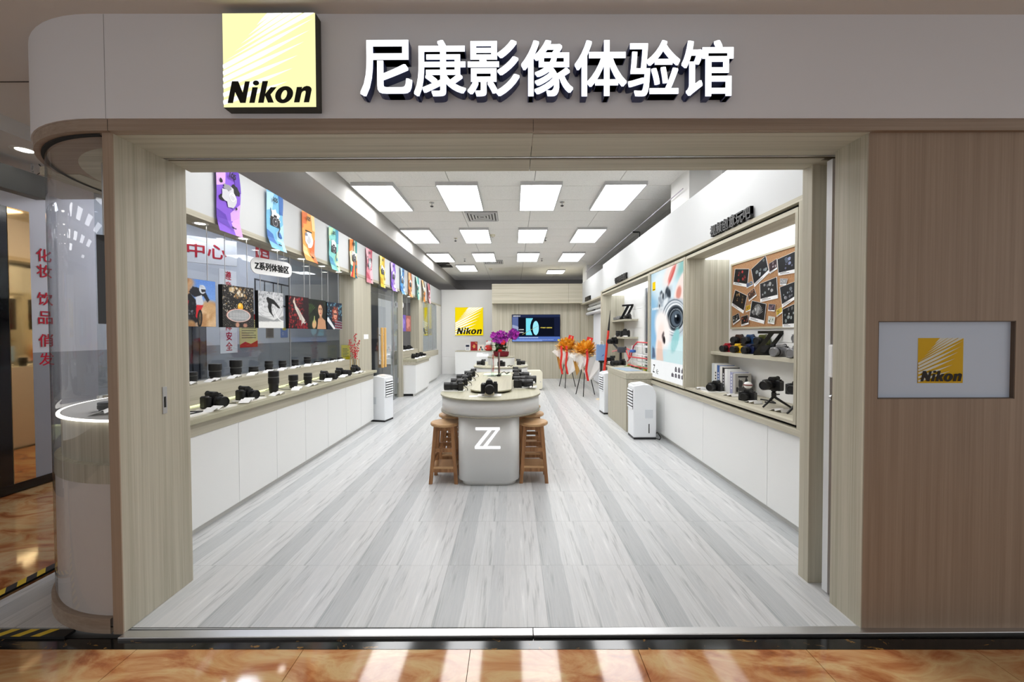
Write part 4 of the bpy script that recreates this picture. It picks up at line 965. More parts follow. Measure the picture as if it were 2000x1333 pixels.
MB().lathe([(.02, 0), (.024, .03), (.016, .075), (.012, .085)], 14).build('body', pm('doll_brown', (110, 90, 74), .7), dolls); MB().lathe([(.001, .08), (.03, .092), (.042, .12), (.03, .148), (.001, .156)], 18).build('head', PAPER, dolls); MB().lathe([(.0425, .116), (.043, .122), (.041, .128)], 18).build('head_band', pm('doll_red', (110, 34, 30), .6), dolls)
def tripod_cam(x, y, label1, label2, kind, s=1.0, h=.15):
    t = thing('mini_tripod', label1, 'tripod', (x, y, BF))
    for a in (200, 320, 80): MB().cyl((0, 0, h*.62), (.13*math.cos(R(a)), .13*math.sin(R(a)), .008), .012, .008, 10).build('leg', BLACK, t)
    MB().lathe([(.016, h*.55), (.02, h*.62), (.02, h*.86), (.012, h*.9), (.022, h*.95), (.022, h)], 14).build('head', BLACK, t); MB().cyl((.015, 0, h*.75), (.05, 0, h*.75), .006).build('lock_knob', BLACK, t)
    put_cam(kind, (x, y, BF+h), R(-70), label2, s)
tripod_cam(2.32, 3.55, 'black mini tripod standing on the bay floor, the left one', 'camera mounted on the left mini tripod', 'mid', 1.05); tripod_cam(2.34, 3.27, 'black mini tripod at the near end of the bay floor', 'camera on the near mini tripod, cut by the frame', 'short', 1.05)
for k, (x, y) in enumerate(((2.17, 4.62), (2.27, 4.16), (2.25, 3.74), (2.23, 3.34))): card((x, y, BF + (.008 if k == 0 else 0)), R(-80), 'white folded leaflet on the bay floor, %s from the far end' % ORD[k], 'leaflets on the bay floor', 1.1)
tether([(2.38, 3.84, BF+.02), (2.46, 3.78, BF+.012), (2.42, 3.68, BF+.012), (2.36, 3.74, BF+.012)], 'black strap lying behind the compact camera on the bay floor', .007)
# cork board with pinned photographs
ckx = 2.575
ck = thing('cork_board', 'framed cork board covered in pinned photographs', 'notice board', (ckx+.02, 0, 0))
B(-.012, 0, 3.22, 4.72, 1.56, 2.285).build('cork', CORK, ck)
for a in ((3.2, 4.74, 1.54, 1.56), (3.2, 4.74, 2.285, 2.305), (3.2, 3.22, 1.56, 2.285), (4.72, 4.74, 1.56, 2.285)): B(-.022, 0, a[0], a[1], a[2], a[3]).build('frame_bar', pm('board_frame', (186, 176, 152), .5), ck)
def YZ(zx, zy):      # board coordinates (m) from the measured picture grid
    px, py = 1420 + zx/7.407, 470 + zy/7.407; yy = ckx*778/(px-1003); return (yy, 1.5 + (651-py)*yy/778)
PH = [((70,650),(275,690),(300,425),(95,425)), ((375,690),(590,480),(535,235),(325,435)), ((595,500),(700,430),(695,280),(580,355)), ((720,525),(990,480),(990,160),(700,290)), ((465,905),(720,850),(700,540),(455,640)),
      ((270,705),(360,660),(345,600),(262,640)), ((50,950),(225,1070),(280,810),(105,725)), ((305,895),(415,810),(378,700),(282,785)), ((750,665),(835,660),(860,570),(750,565)), ((785,990),(990,850),(990,600),(745,690)),
      ((265,1050),(335,1020),(335,935),(262,960)), ((310,1160),(530,1220),(560,930),(350,880)), ((585,1030),(680,1040),(690,940),(595,930)), ((710,1120),(795,1055),(785,970),(700,1020)), ((85,1235),(185,1160),(165,1060),(72,1110)),
      ((205,1250),(310,1220),(298,1085),(200,1115)), ((585,1210),(680,1225),(690,1120),(595,1105)), ((800,1270),(990,1270),(990,920),(795,1010))]
tone = [((20,20,22),(190,60,60)), ((24,26,30),(190,195,200)), ((60,40,44),(214,200,206)), ((28,28,32),(150,156,190)), ((38,38,40),(170,174,176)), ((90,100,130),(226,200,60)), ((22,20,20),(220,170,110)), ((70,50,40),(220,160,120)), ((150,150,152),(220,220,222)),
        ((30,32,36),(200,204,214)), ((190,150,40),(40,40,40)), ((22,22,24),(190,190,190)), ((70,60,70),(210,170,180)), ((200,170,60),(40,44,40)), ((30,30,30),(200,200,200)), ((28,20,18),(190,90,60)), ((200,204,196),(60,80,40)), ((14,16,18),(200,205,205))]
PLC = ['top far-left corner of the board', 'top, tilted beside the far-left one', 'small, top between two large ones', 'large, top near edge', 'centre of the board', 'small, below the top far-left print', 'tilted, middle far-left', 'small white-edged, left of centre', 'small crumpled, right of centre', 'tilted, middle near edge', 'tiny yellow, below centre left', 'tilted firework, lower middle',
       'tiny, right of the firework print', 'tiny yellow, beside the lowest near print', 'small, bottom far-left corner', 'small dark, bottom second from far left', 'tiny pale, bottom middle', 'large dark, bottom near edge']
for k, q in enumerate(PH):
    c = [YZ(*p) for p in q]; dk, ac = tone[k]; cy = sum(p[0] for p in c)/4; cz = sum(p[1] for p in c)/4
    o = thing('photo_print', 'pinned photo print, ' + PLC[k], 'photo', (ckx+.006 - .0006*k, cy, cz), -PI/2, 'photos on the cork board')
    uv = [(-(p[0]-cy), p[1]-cz) for p in c]
    def ip(a, b): # bilinear inside the print
        bl, br, tr, tl = uv; return tuple((bl[i]*(1-a)+br[i]*a)*(1-b) + (tl[i]*(1-a)+tr[i]*a)*b for i in (0, 1))
    MB().prism(uv, -.0014, 0, 'y').build('paper', PAPER, o)
    rd = random.Random(k*7+3); Ls = [(fl(*dk), [ip(.02, .17), ip(.98, .17), ip(.98, .985), ip(.02, .985)])]
    for i in range(9):
        a, b = rd.uniform(.15, .85), rd.uniform(.3, .88); s_ = rd.uniform(.02, .09); m = rd.uniform(.4, 1.0)
        Ls.append((fl(*[int((ac[j]*m + dk[j]*(1-m))//8*8) for j in (0, 1, 2)]), [ip(min(.94, max(.06, a + s_*math.cos(t))), min(.94, max(.21, b + s_*1.2*math.sin(t)))) for t in [i2*PI/4 + rd.uniform(-.3, .3) for i2 in range(8)]]))
    if k == 11:
        for i in range(12):
            t0 = R(30 + i*11); Ls.append((fl(206, 206, 206), [ip(.5, .3), ip(.5+.36*math.cos(t0)+.012, .3+.6*math.sin(t0)), ip(.5+.36*math.cos(t0)-.012, .3+.6*math.sin(t0))]))
    for i in range(2): Ls.append((fl(90, 90, 92), [ip(.1, .06+.06*i), ip(.6-.15*i, .06+.06*i), ip(.6-.15*i, .085+.06*i), ip(.1, .085+.06*i)]))
    art('image', o, Ls, (0, -.0014, 0), 0, .00003)

# ------------------------------------------------------------------ bay B contents
S1, S2 = 1.787, 1.412
for k in range(4): mini((2.40, 9.22 - .12*k, S1), R(-75), 'small silver camera on the upper shelf of the far bay, %s from the far end' % ORD[k], (40, 40, 42), .8, SILVER)
zs = zz.build('letter_sculpture', BLACKG, None, (2.45, 8.62, S1+.0), R(-52)); zs.scale = (1.3, 1, 1.35); tag(zs, 'black slanted letter sculpture on the upper shelf of the far bay', 'sculpture')
put_cam('short', (2.42, 8.40, S1), R(-70), 'black camera beside the sculpture on the upper far-bay shelf')
put_lens(2, (2.38, 9.08, S2), .05, .13, 'black lens on the lower shelf of the far bay'); put_cam('short', (2.42, 8.65, S2), R(-20), 'tall black camera with grip on the lower far-bay shelf', 1.5)
for k, y in enumerate((9.15, 8.75, 8.45)): card((2.36, y, S2), R(-85), 'white leaflet on the lower far-bay shelf, %s from the far end' % ORD[k], 'leaflets on the far-bay shelf')
rg = thing('camera_rig', 'black multi-arm camera rig on the far bay floor', 'camera rig', (2.30, 8.55, BF))
MB().lathe([(.10, 0), (.10, .02), (.03, .03), (.025, .3)], 18).build('base', BLACK, rg); MB().cyl((0, 0, .26), (-.12, .12, .42), .02).build('arm', BLACK, rg); MB().cyl((0, 0, .26), (.06, -.16, .36), .02).build('arm', BLACK, rg)
MB().lathe([(.001, 0), (.09, .01), (.1, .06), (.09, .12), (.001, .13)], 20).build('motor_drum', pm('rig_grey', (60, 62, 70), .4), rg, (.0, -.1, .24)); MB().cyl((-.02, .0, .30), (-.16, .10, .26), .015).build('control_handle', pm('rig_pink', (190, 120, 120), .5), rg)
put_cam('mid', (2.20, 8.72, BF+.42), R(-60), 'camera mounted on top of the black rig', 1.3); put_cam('long', (2.22, 8.95, BF), R(-95), 'camera with long lens on the far bay floor beside the rig', 1.3)
put_cam('tele', (2.24, 8.2, BF), R(-65), 'camera with telephoto lens standing before the rig', 1.1)
for k, y in enumerate((8.9, 8.55, 8.25)): card((2.15, y, BF), R(-85), 'white leaflet on the far bay floor, %s from the far end' % ORD[k], 'leaflets on the far bay floor', 1.2)
rc = thing('construction_toy', 'red and white model rollercoaster on a green base in the far bay', 'model', (2.33, 7.15, BF))
B(-.17, .17, -.72, .62, 0, .02).build('base_board', pm('toy_green', (70, 140, 84), .5), rc)
TW, TR = pm('toy_white', (236, 236, 238), .35), pm('toy_red', (206, 40, 52), .35)
for yy in (-.6, -.3, 0.0, .28):
    for xx in (-.12, .12):
        MB().cyl((xx, yy, .02), (xx, yy, .42 + .06*(yy < -.2)), .009).build('upright', TW, rc)
    for z in (.14, .28, .42): MB().cyl((-.12, yy, z), (.12, yy, z), .007).build('cross_rod', TW, rc)
for z in (.14, .28, .42):
    for xx in (-.12, .12): MB().cyl((xx, -.6, z), (xx, .28, z), .007).build('long_rod', TW, rc)
MB().tube([(-.14, -.68, .50), (-.14, -.1, .50), (-.14, .12, .42), (-.14, .32, .20), (-.14, .5, .12)], .012).build('track', TR, rc); MB().tube([(-.15, .5, .36), (-.15, .3, .34), (-.15, .38, .18), (-.15, .55, .32)], .012).build('track', TR, rc)
MB().tube([(-.15, -.68, .24), (-.15, .1, .22), (-.15, .34, .22)], .012).build('track', TR, rc); MB().tube([(-.15, -.68, .08), (-.15, 0, .06), (-.15, .4, .07)], .012).build('track', TR, rc)
MB().lathe([(.001, -.03), (.06, -.02), (.06, .02), (.001, .03)], 8, False).build('hub', pm('toy_blue', (50, 100, 180), .4), rc, (-.15, .14, .33))
for k in range(5): MB().lathe([(.001, 0), (.03, .005), (.03, .035), (.001, .05)], 8).build('figure_block', pm('toy_%d' % k, [(190, 150, 60), (60, 60, 66), (60, 120, 70), (200, 120, 90), (230, 200, 80)][k], .5), rc, (-.12, .5 - .24*k, .02))

put_lens(2, (-2.30, 2.25, 1.066), .05, .05, 'black lens standing in the curved glass showcase'); card((-2.22, 2.16, 1.066), R(30), 'white leaflet in the curved glass showcase', 'leaflets in the curved showcase', 1.1)
# ------------------------------------------------------------------ banners on the left fascia
BC = [('purple', (128, 84, 200), (206, 160, 230), (96, 60, 170)), ('sky blue', (120, 186, 224), (176, 216, 240), (62, 110, 180)), ('orange', (240, 168, 80), (232, 120, 60), (250, 214, 150)), ('mint green', (124, 196, 190), (190, 226, 180), (70, 140, 170)), ('cream with rainbow stripes', (244, 226, 186), (226, 120, 50), (40, 130, 130)),
      ('pink', (226, 140, 156), (240, 190, 200), (190, 80, 100)), ('yellow', (236, 206, 60), (250, 232, 150), (200, 160, 30)), ('lilac', (150, 112, 206), (216, 196, 236), (110, 70, 180)), ('azure', (90, 160, 220), (200, 226, 240), (50, 110, 180)), ('amber', (232, 150, 80), (246, 200, 140), (150, 90, 60)),
      ('twisted green', (124, 196, 180), (200, 226, 200), (70, 140, 150)), ('twisted cream', (240, 220, 180), (226, 140, 70), (110, 90, 70)), ('twisted pink', (226, 140, 150), (240, 200, 206), (180, 80, 90))]
INK = fl(26, 26, 28); GRY = fl(140, 140, 146); WHT = fl(240, 240, 242)
def banner(k):
    n, c0, c1, c2 = BC[k]; y = 3.55 + .72*k
    t = thing('hanging_banner', '%s camera-print banner, %s in the row on the left fascia' % (n, ORD[k]), 'banner', (-2.655, y + .15, 3.045), PI/2, 'camera-print banners')
    tw_ = 0 if k < 10 else R(40); W_, H_ = .15, .62
    def wave(u, v): # v from 0 (top) down
        w_ = .008*math.sin(9*v + k*1.7) + .010*math.sin(6*u + 4*v + k) * min(1, v/.2)
        a = tw_*min(1, v/.3); lift = .05 * max(0, v-.5)/.12 + (.0 if k else 0)
        return (u*math.cos(a), -.012 - abs(w_) - lift*(.5+.5*math.sin(k)) - abs(u)*math.sin(a)*.4 - .004, -v)
    def sheet(pts, m, lay, nm):
        # subdivide the clipped shape against a fine grid so that it follows the cloth
        mb = MB(); N = 10
        for i in range(N):
            for j in range(2):
                cl = clip_poly(pts, (-W_ + j*W_, H_*i/N, -W_ + (j+1)*W_, H_*(i+1)/N))
                if len(cl) > 2:
                    vs_ = []
                    for u, v in cl: x, y_, z = wave(u, v); vs_.append((x, y_ - .0008*lay, z))
                    mb.add(vs_, [tuple(range(len(vs_)))])
        if mb.f: return mb, m
    Ls = [(fl(*c0), rect(-W_, 0, W_, H_)), (fl(*c1), [(-W_, .02), (-.02, .0), (-.05, .18), (-W_, .22)]), (fl(*c1), [(.02, .42), (.15, .3), (.15, H_), (.06, H_)]), (fl(*c2), [(-W_, .42), (-.04, .45), (.02, .56), (-W_, .54)]), (fl(*c2), [(.06, 0), (.15, 0), (.15, .2), (.08, .2)])]
    if k == 4: Ls += [(fl(226, 120, 50), [(-.03, .0), (.0, .0), (.0, .2), (-.03, .2)]), (fl(40, 130, 130), [(.0, .0), (.03, .0), (.03, .2), (.0, .2)]), (fl(40, 40, 40), rect(-.012, 0, .012, .1)), (fl(206, 60, 50), [(-.02, .36), (.0, .36), (-.05, H_), (-.14, H_)]), (fl(236, 150, 50), [(.0, .36), (.015, .36), (.03, H_), (-.05, H_)]), (fl(30, 110, 120), [(.015, .36), (.03, .36), (.13, H_), (.03, H_)])]
    if k in (0, 5): Ls += [(INK, blob(.07, .2, .05, .06, .3, 14, k+2)), (INK, blob(-.09, .31, .035, .03, .2, 12, k)), (INK, blob(-.1, .16, .02, .02, .2, 10, 3)), (fl(196, 196, 202), blob(0, .27, .085, .09, .25, 18, k+5)), (GRY, blob(-.03, .20, .05, .03, .3, 14, 9)), (WHT, ring(.03, .27, .04, .04, .008)), (INK, ell(.09, .36, .012))]
    elif k in (2,): Ls += [(WHT, blob(.01, .33, .095, .1, .15, 18, 5)), (fl(206, 206, 210), ell(.0, .34, .05)), (INK, rect(-.08, .225, .07, .24)), (GRY, blob(-.06, .28, .03, .025, .3, 12, 2)), (fl(240, 140, 90), blob(.08, .52, .06, .05, .2, 14, 3))]
    else: Ls += [(WHT, blob(.0, .25, .09, .07, .3, 16, k)), (INK, rect(-.085, .26, .085, .36)), (INK, rect(-.03, .235, .03, .262)), (GRY, ring(.0, .31, .05, .05, .01)), (fl(60, 60, 64), ell(0, .31, .034)), (WHT, ell(.008, .30, .009, .009, 8)), (INK, [(-.08, .26), (-.1, .18), (-.09, .18), (-.07, .26)]), (INK, [(.07, .36), (.04, .42), (.06, .47), (.07, .46), (.055, .42), (.085, .36)]), (fl(*c2), blob(.08, .44, .03, .03, .5, 10, k))]
    allmb = MB(); mats = []
    for lay, (m, pts) in enumerate(Ls):
        r_ = sheet(pts, m, lay, '')
        if r_:
            if m not in mats: mats.append(m)
            allmb.cur = mats.index(m); allmb.add(r_[0].v, r_[0].f)
    allmb.build('cloth', mats, t)
    if k < 9:
        for body, u, v, w_ in (('105', (-.03 if k else .03), .075, .11), ('Nikon', .03, .555, .08)):
            x, y_, z = wave(u, v); text('print', body, 1.0, INK, t, (x, y_ - .02, z), 0, .0006, .03, .1, w_*.8)
for k in range(13): banner(k)

# ------------------------------------------------------------------ pictures in the left window
def picture(k, what, p):
    y = 3.46 + .54*k + (.07 if k == 3 else .02)
    t = thing('hanging_picture', '%s, %s picture hanging in the left window' % (what, ORD[k]), 'picture', (-2.775, y, 1.565), R(80), 'pictures in the left window')
    B(-.186, .186, 0, .045, 0, .415).build('canvas', BLACK, t); p.build('print', t, .37, .413, (0, -.0006, .001))
    for x in (-.13, .13): MB().cyl((x, .022, .415), (x, .022, .915), .004, n=8).build('rod', STEEL, t)
rd = random.Random(5)
p = Paint(96, 96, (120, 156, 220), 2).grad((150, 184, 232), (96, 140, 216))
p.dots(60, (-.05, .45, .32, 1.0), (.04, .13), [(176, 128, 84), (150, 106, 68), (200, 160, 120), (186, 140, 98)], .9, .7).dots(80, (-.05, 0, .35, .5), (.05, .14), [(190, 148, 100), (170, 122, 78), (206, 168, 120)], .9, .8).dots(90, (.6, 0, 1.05, .45), (.05, .13), [(206, 168, 122), (190, 146, 98), (176, 130, 86), (222, 190, 150)], .9, .8)
p.poly([(.12, .52), (.35, .7), (.5, .55), (.52, .1), (.35, .0), (.08, .03), (.05, .2), (.18, .35)], (26, 26, 32), 1, 2).poly([(.32, .72), (.42, .84), (.6, .82), (.74, .74), (.84, .58), (.78, .53), (.68, .66), (.45, .62)], (34, 34, 42), 1, 1).poly([(.48, .62), (.64, .68), (.68, .5), (.6, .42), (.5, .44)], (206, 212, 224), 1, 1)
p.ell(.66, .80, .085, .095, (216, 222, 232), 0, .15).poly([(.62, .80), (.74, .80), (.74, .75), (.64, .74)], (40, 40, 50), 1, 1).poly([(.74, .83), (.6, .9), (.58, .84)], (190, 196, 208), 1, 1).poly([(.5, .46), (.68, .46), (.62, .36), (.55, .12), (.48, .2)], (206, 40, 48), 1, 1).poly([(.18, .52), (.32, .54), (.3, .44), (.2, .46)], (200, 40, 46), 1, 1)
p.ell(.58, .17, .065, .19, (18, 18, 20), -4, .1).ell(.585, .17, .03, .14, (110, 92, 70), -4, .3).ell(.58, .17, .012, .05, (60, 60, 60), -4, .3).dots(26, (.15, .1, .45, .5), (.01, .03), [(70, 72, 80), (110, 112, 120), (50, 50, 56)], .5).ell(.14, .3, .06, .07, (190, 192, 196), 60, .5, .7).dots(30, (0, -.02, .5, .1), (.03, .08), [(190, 150, 104), (160, 116, 74)], .9, .8).grain(5)
picture(0, 'motocross rider in dust', p)
p = Paint(96, 96, (30, 28, 28), 3)
p.dots(260, (0, .35, 1, 1), (.004, .016), [(150, 130, 100), (206, 196, 176), (100, 100, 104), (196, 156, 96), (226, 220, 206)], .5).dots(60, (.25, .7, .75, 1), (.01, .05), [(206, 176, 130), (150, 110, 60), (230, 220, 200), (70, 60, 50)], .6).dots(120, (0, 0, 1, .4), (.003, .01), [(90, 84, 80), (130, 124, 116)], .5)
for a in range(0, 360, 24): p.ring(.55, .62, .25+.002*a, .22+.0018*a, .02, (170, 160, 140), 0, .22)
p.ell(.55, .5, .09, .10, (238, 178, 46), 0, .15).ell(.53, .54, .04, .04, (250, 216, 120), 0, .8).ell(.5, .29, .36, .15, (150, 152, 154), 0, .06)
for i in range(15): p.poly([(.17+i*.047, .2), (.178+i*.047, .2), (.178+i*.047, .4), (.17+i*.047, .4)], (226, 226, 228), .55 if abs(i-7) < 6.5 else 0, 0)
for i in range(6): p.poly([(.2, .2+i*.034), (.8, .2+i*.034), (.8, .21+i*.034), (.2, .21+i*.034)], (226, 226, 228), .5, 0)
p.ring(.5, .29, .37, .155, .09, (196, 130, 118)).ring(.5, .285, .36, .15, .05, (226, 214, 206)).ell(.45, .06, .06, .06, (190, 140, 116), 0, .6).ell(.7, .05, .07, .05, (180, 130, 110), 0, .6).grain(6)
picture(1, 'tennis racket and yellow ball', p)
p = Paint(96, 96, (208, 210, 212), 5).grad((226, 226, 226), (190, 192, 196))
for r_ in (.35, .5, .66, .8, .95): p.ring(.35, .75, r_, r_*.9, .02, (120, 122, 126), 0, .6)
p.dots(150, (0, .55, 1, 1), (.004, .03), [(150, 152, 156), (236, 236, 238), (110, 112, 116)], .7, .6).poly([(0, 0), (1, 0), (1, .2), (0, .17)], (228, 228, 226), 1, 2).poly([(0, .17), (1, .2), (1, .36), (.6, .22), (0, .34)], (120, 122, 124), .7, 3).ring(1.0, .75, .42, .55, .05, (236, 236, 238), 0, .9).poly([(0, .4), (1, .405), (1, .41), (0, .405)], (130, 130, 132), .6, 0)
p.poly([(.32, .78), (.42, .83), (.6, .79), (.72, .7), (.84, .6), (.86, .56), (.78, .57), (.72, .6), (.62, .66), (.52, .68), (.5, .55), (.52, .42), (.58, .34), (.6, .28), (.55, .34), (.42, .44), (.36, .58), (.38, .68), (.34, .72)], (20, 20, 22), 1, 1).ell(.37, .8, .06, .05, (18, 18, 20), 0, .2).grain(4)
picture(2, 'black and white breakdancer', p)
p = Paint(96, 96, (40, 18, 24), 6).dots(220, (0, 0, .75, 1), (.012, .04), [(120, 24, 34), (150, 30, 40), (86, 20, 28), (60, 30, 30), (170, 50, 50)], .5)
p.poly([(.22, .86), (.32, .8), (.38, .7), (.5, .6), (.6, .48), (.78, .3), (.86, .2), (.72, .14), (.62, .08), (.55, .2), (.5, .36), (.38, .52), (.3, .62), (.28, .7)], (208, 204, 196), 1, 1).poly([(.4, .6), (.5, .58), (.6, .44), (.7, .2), (.6, .18), (.52, .4)], (176, 170, 162), .8, 2).ell(.26, .83, .05, .06, (226, 206, 190), 0, .3).ell(.27, .9, .02, .07, (222, 196, 180), -20, .4).dots(30, (.4, .0, .9, .25), (.02, .05), [(150, 26, 36), (110, 20, 30)], .5).grain(5)
picture(3, 'white-dressed figure among red flowers', p)
p = Paint(96, 96, (24, 30, 22), 7).dots(60, (0, 0, 1, 1), (.05, .15), [(20, 28, 18), (36, 46, 28), (14, 18, 14)], 1)
for i in range(14):
    a = R(40 + i*14); p.poly([(.08, .52), (.08+.36*math.cos(a), .52+.34*math.sin(a)), (.08+.34*math.cos(a+.1), .52+.32*math.sin(a+.1))], (86, 120, 56), .8, 1)
p.ell(.68, .72, .20, .24, (34, 22, 18), 0, .15).poly([(.52, .35), (.72, .42), (.95, .3), (1, .0), (.45, 0), (.5, .2)], (190, 142, 108), 1, 2).poly([(.6, .5), (.74, .5), (.76, .34), (.6, .34)], (176, 128, 96), 1, 2).ell(.66, .64, .13, .20, (212, 166, 134), 4, .15).ell(.72, .62, .06, .17, (186, 138, 108), 4, .8, .7)
for x in (.605, .71): p.ell(x, .68, .035, .014, (50, 30, 24), 0, .5).ell(x, .715, .045, .01, (60, 36, 26), 0, .5)
p.ell(.655, .54, .045, .018, (170, 70, 70), 0, .4).poly([(.645, .68), (.67, .68), (.685, .595), (.635, .595)], (196, 148, 116), .8, 1).ell(.3, .16, .12, .15, (206, 164, 120), -20, .4).poly([(.25, .2), (.3, .45), (.33, .44), (.33, .2)], (170, 180, 110), 1, 1).grain(4)
picture(4, 'portrait of a woman with palm leaves', p)
p = Paint(96, 96, (22, 30, 46), 8).dots(120, (0, .4, 1, 1), (.008, .04), [(40, 120, 140), (110, 170, 190), (36, 60, 110), (20, 60, 80), (160, 210, 220)], .7, .7)
p.ell(.52, .55, .2, .3, (110, 48, 38), 0, .3).dots(60, (.33, .3, .72, .85), (.01, .03), [(150, 66, 50), (80, 34, 30), (190, 96, 70)], .5).ell(.53, .55, .12, .18, (212, 146, 122), 0, .2).poly([(.42, .6), (.66, .6), (.65, .55), (.43, .55)], (36, 26, 34), .9, 1).ell(.54, .455, .04, .018, (190, 50, 60), 0, .4).poly([(.0, .42), (.08, .44), (.55, .02), (.42, 0), (.0, .3)], (216, 218, 222), 1, 1)
for i in range(7): p.poly([(.5, .02+i*.05), (1, .0+i*.045), (1, .02+i*.045), (.5, .045+i*.05)], (196, 60, 76) if i % 2 else (226, 214, 216), .85, 1)
p.grain(5); picture(5, 'portrait of a woman in neon light', p)
for k, (y, c) in enumerate(((10.0, (110, 90, 170)), (10.5, (160, 96, 90)))):
    t = thing('hanging_picture', '%s abstract picture in the rear left window' % ['violet', 'rust red'][k], 'picture', (-2.79, y, 1.55), R(80), 'pictures in the rear left window')
    B(-.2, .2, 0, .035, 0, .42).build('canvas', BLACK, t); art('print', t, [(fl(*c), rect(-.197, .003, .197, .417)), (fl(*[min(255, q+40) for q in c]), blob(.02, .22, .1, .14, .3, 16, k))], (0, 0, 0)); MB().cyl((0, .018, .42), (0, .018, .93), .004).build('rod', STEEL, t)
def pill(label, body, loc, rz, w_, h_):
    t = thing('hanging_label', label, 'sign', loc, rz); MB().prism(rrect(-w_/2, w_/2, -h_/2, h_/2, h_*.42, 8), 0, .012, 'y').build('plate', PAPER, t); text('lettering', body, 1.0, INK, t, (0, -.0015, 0), 0, .001, .03, 0, w_*.84, h_*.5)
    for x in (-w_*.3, w_*.3): MB().cyl((x, .006, h_/2), (x, .006, 2.48-loc[2]), .002, n=6).build('wire', STEEL, t)
pill('white rounded hanging label with black characters in the left window', 'Z系列体验区', (-2.72, 4.50, 2.245), R(66), .48, .18)
pill('small white rounded label with black characters in the rear left window', '体验区', (-2.80, 9.75, 2.2), R(66), .34, .17)

# ------------------------------------------------------------------ beyond the left window
def sheet(label, y0, y1, z0, z1, mats, cat='poster', name='wall_notice', x=-4.742):
    t = thing(name, label, cat, (x, (y0+y1)/2, (z0+z1)/2), PI/2); w_, h_ = (y1-y0)/2, (z1-z0)/2
    B(-w_, w_, 0, .006, -h_, h_).build('sheet', mats, t); return t, w_, h_
t, w_, h_ = sheet('white vertical sign with red slogan behind the left window', 6.42, 6.82, 1.18, 2.56, PAPER)
for k, ch in enumerate('遵章守纪保障安全'): text('character', ch, 1.0, RED, t, (0, -.001, .60 - .168*k), 0, .001, .015, 0, None, .145)
t, w_, h_ = sheet('yellow and red notice behind the left window', 6.88, 7.36, 1.26, 1.86, fl(236, 222, 150), 'poster')
art('print', t, [(fl(196, 40, 44), rect(-w_, .20, w_, h_)), (fl(206, 60, 56), [(-w_, -h_), (w_, -h_), (w_, -.18), (.05, -.24), (-.1, -.2), (-w_, -.25)])] + [(fl(120, 110, 80), rect(-w_*.8, .16 - .042*i, w_*(.8 - .25*(i % 3 == 2)), .172 - .042*i)) for i in range(8)], (0, 0, 0))
t, w_, h_ = sheet('red-bordered safety notice with prohibition icons behind the left window', 5.62, 5.96, 1.24, 1.62, PAPER)
Ls = []
for i in range(2):
    for j in range(2):
        cx, cy = -.075 + i*.15, -.11 + j*.13; Ls += [(RED, rect(cx-.07, cy-.06, cx+.07, cy+.06)), (PAPER, rect(cx-.062, cy-.04, cx+.062, cy+.052)), (RED, ring(cx, cy+.008, .04, .04, .006)), (INK, blob(cx, cy+.008, .018, .022, .3, 10, i*2+j)), (RED, [(cx-.03, cy+.034), (cx-.026, cy+.038), (cx+.03, cy-.02), (cx+.026, cy-.024)])]
art('print', t, Ls, (0, 0, 0)); text('lettering', '安全中心', 1.0, RED, t, (0, -.001, .145), 0, .001, .01, 0, .22)
t, w_, h_ = sheet('dark panel of four framed certificates behind the left window', 7.30, 8.42, 2.05, 2.52, fl(52, 54, 60), 'certificates', 'certificate_board')
for i in range(4): B(-w_+.03+i*.275, -w_+.27+i*.275, -.004, 0, -h_+.03, h_-.03).build('certificate', fl(196, 200, 204), t)
t, w_, h_ = sheet('small framed photo on the wall behind the left window', 7.62, 7.86, 1.42, 1.62, fl(150, 140, 130), 'picture', 'framed_photo'); art('print', t, [(fl(110, 100, 96), rect(-.1, -.08, .1, .08))], (0, 0, 0))
t, w_, h_ = sheet('small blue sticker with yellow top behind the left window', 8.1, 8.35, 1.42, 1.62, fl(110, 140, 200), 'sticker', 'wall_sticker'); art('print', t, [(fl(220, 200, 90), ell(0, .08, .08, .03)), (fl(226, 230, 236), ring(-.05, -.02, .03, .03, .006))], (0, 0, 0))
t = thing('overhead_sign', 'white overhead sign with large red characters behind the left window', 'sign', (-4.20, 5.11, 2.60), R(45)); B(-.55, .55, 0, .03, -.17, .17).build('board', PAPER, t); text('lettering', '安全中心', 1.0, RED, t, (0, -.001, 0), 0, .002, .012, 0, .86, .2)
for x in (-.5, .5): MB().cyl((x, .015, .17), (x, .015, .72), .006).build('hanger', STEEL, t)
t, w_, h_ = sheet('red logo plate high on the wall behind the left window', 7.35, 7.75, 2.9, 3.12, fl(190, 50, 60), 'sign', 'logo_plate'); art('print', t, [(fl(236, 226, 226), ell(-.1, 0, .05)), (fl(236, 226, 226), rect(0, -.04, .16, .0)), (fl(236, 226, 226), rect(0, .02, .12, .05))], (0, 0, 0))
dr = thing('shutter_door', 'dark slatted door behind the left window', 'door', (-4.732, 5.5, 0), PI/2)
B(-.62, .62, .0, .01, 0, 2.3).build('panel', pm('door_dark', (58, 60, 66), .4), dr)
for i in range(9): B(-.6 + i*.135, -.6 + i*.135 + .1, -.012, 0, .1, 2.25).build('slat', pm('slat_dark', (74, 76, 84), .4), dr)
dk_ = thing('reception_desk', 'grey desk standing behind the left window', 'desk', (-4.35, 6.6, 0)); B(-.35, .35, -.9, 1.6, 0, .78).build('front', pm('desk_grey', (104, 102, 100), .5), dk_); B(-.38, .4, -.93, 1.63, .78, .82).build('top', pm('desk_top', (140, 134, 126), .4), dk_)
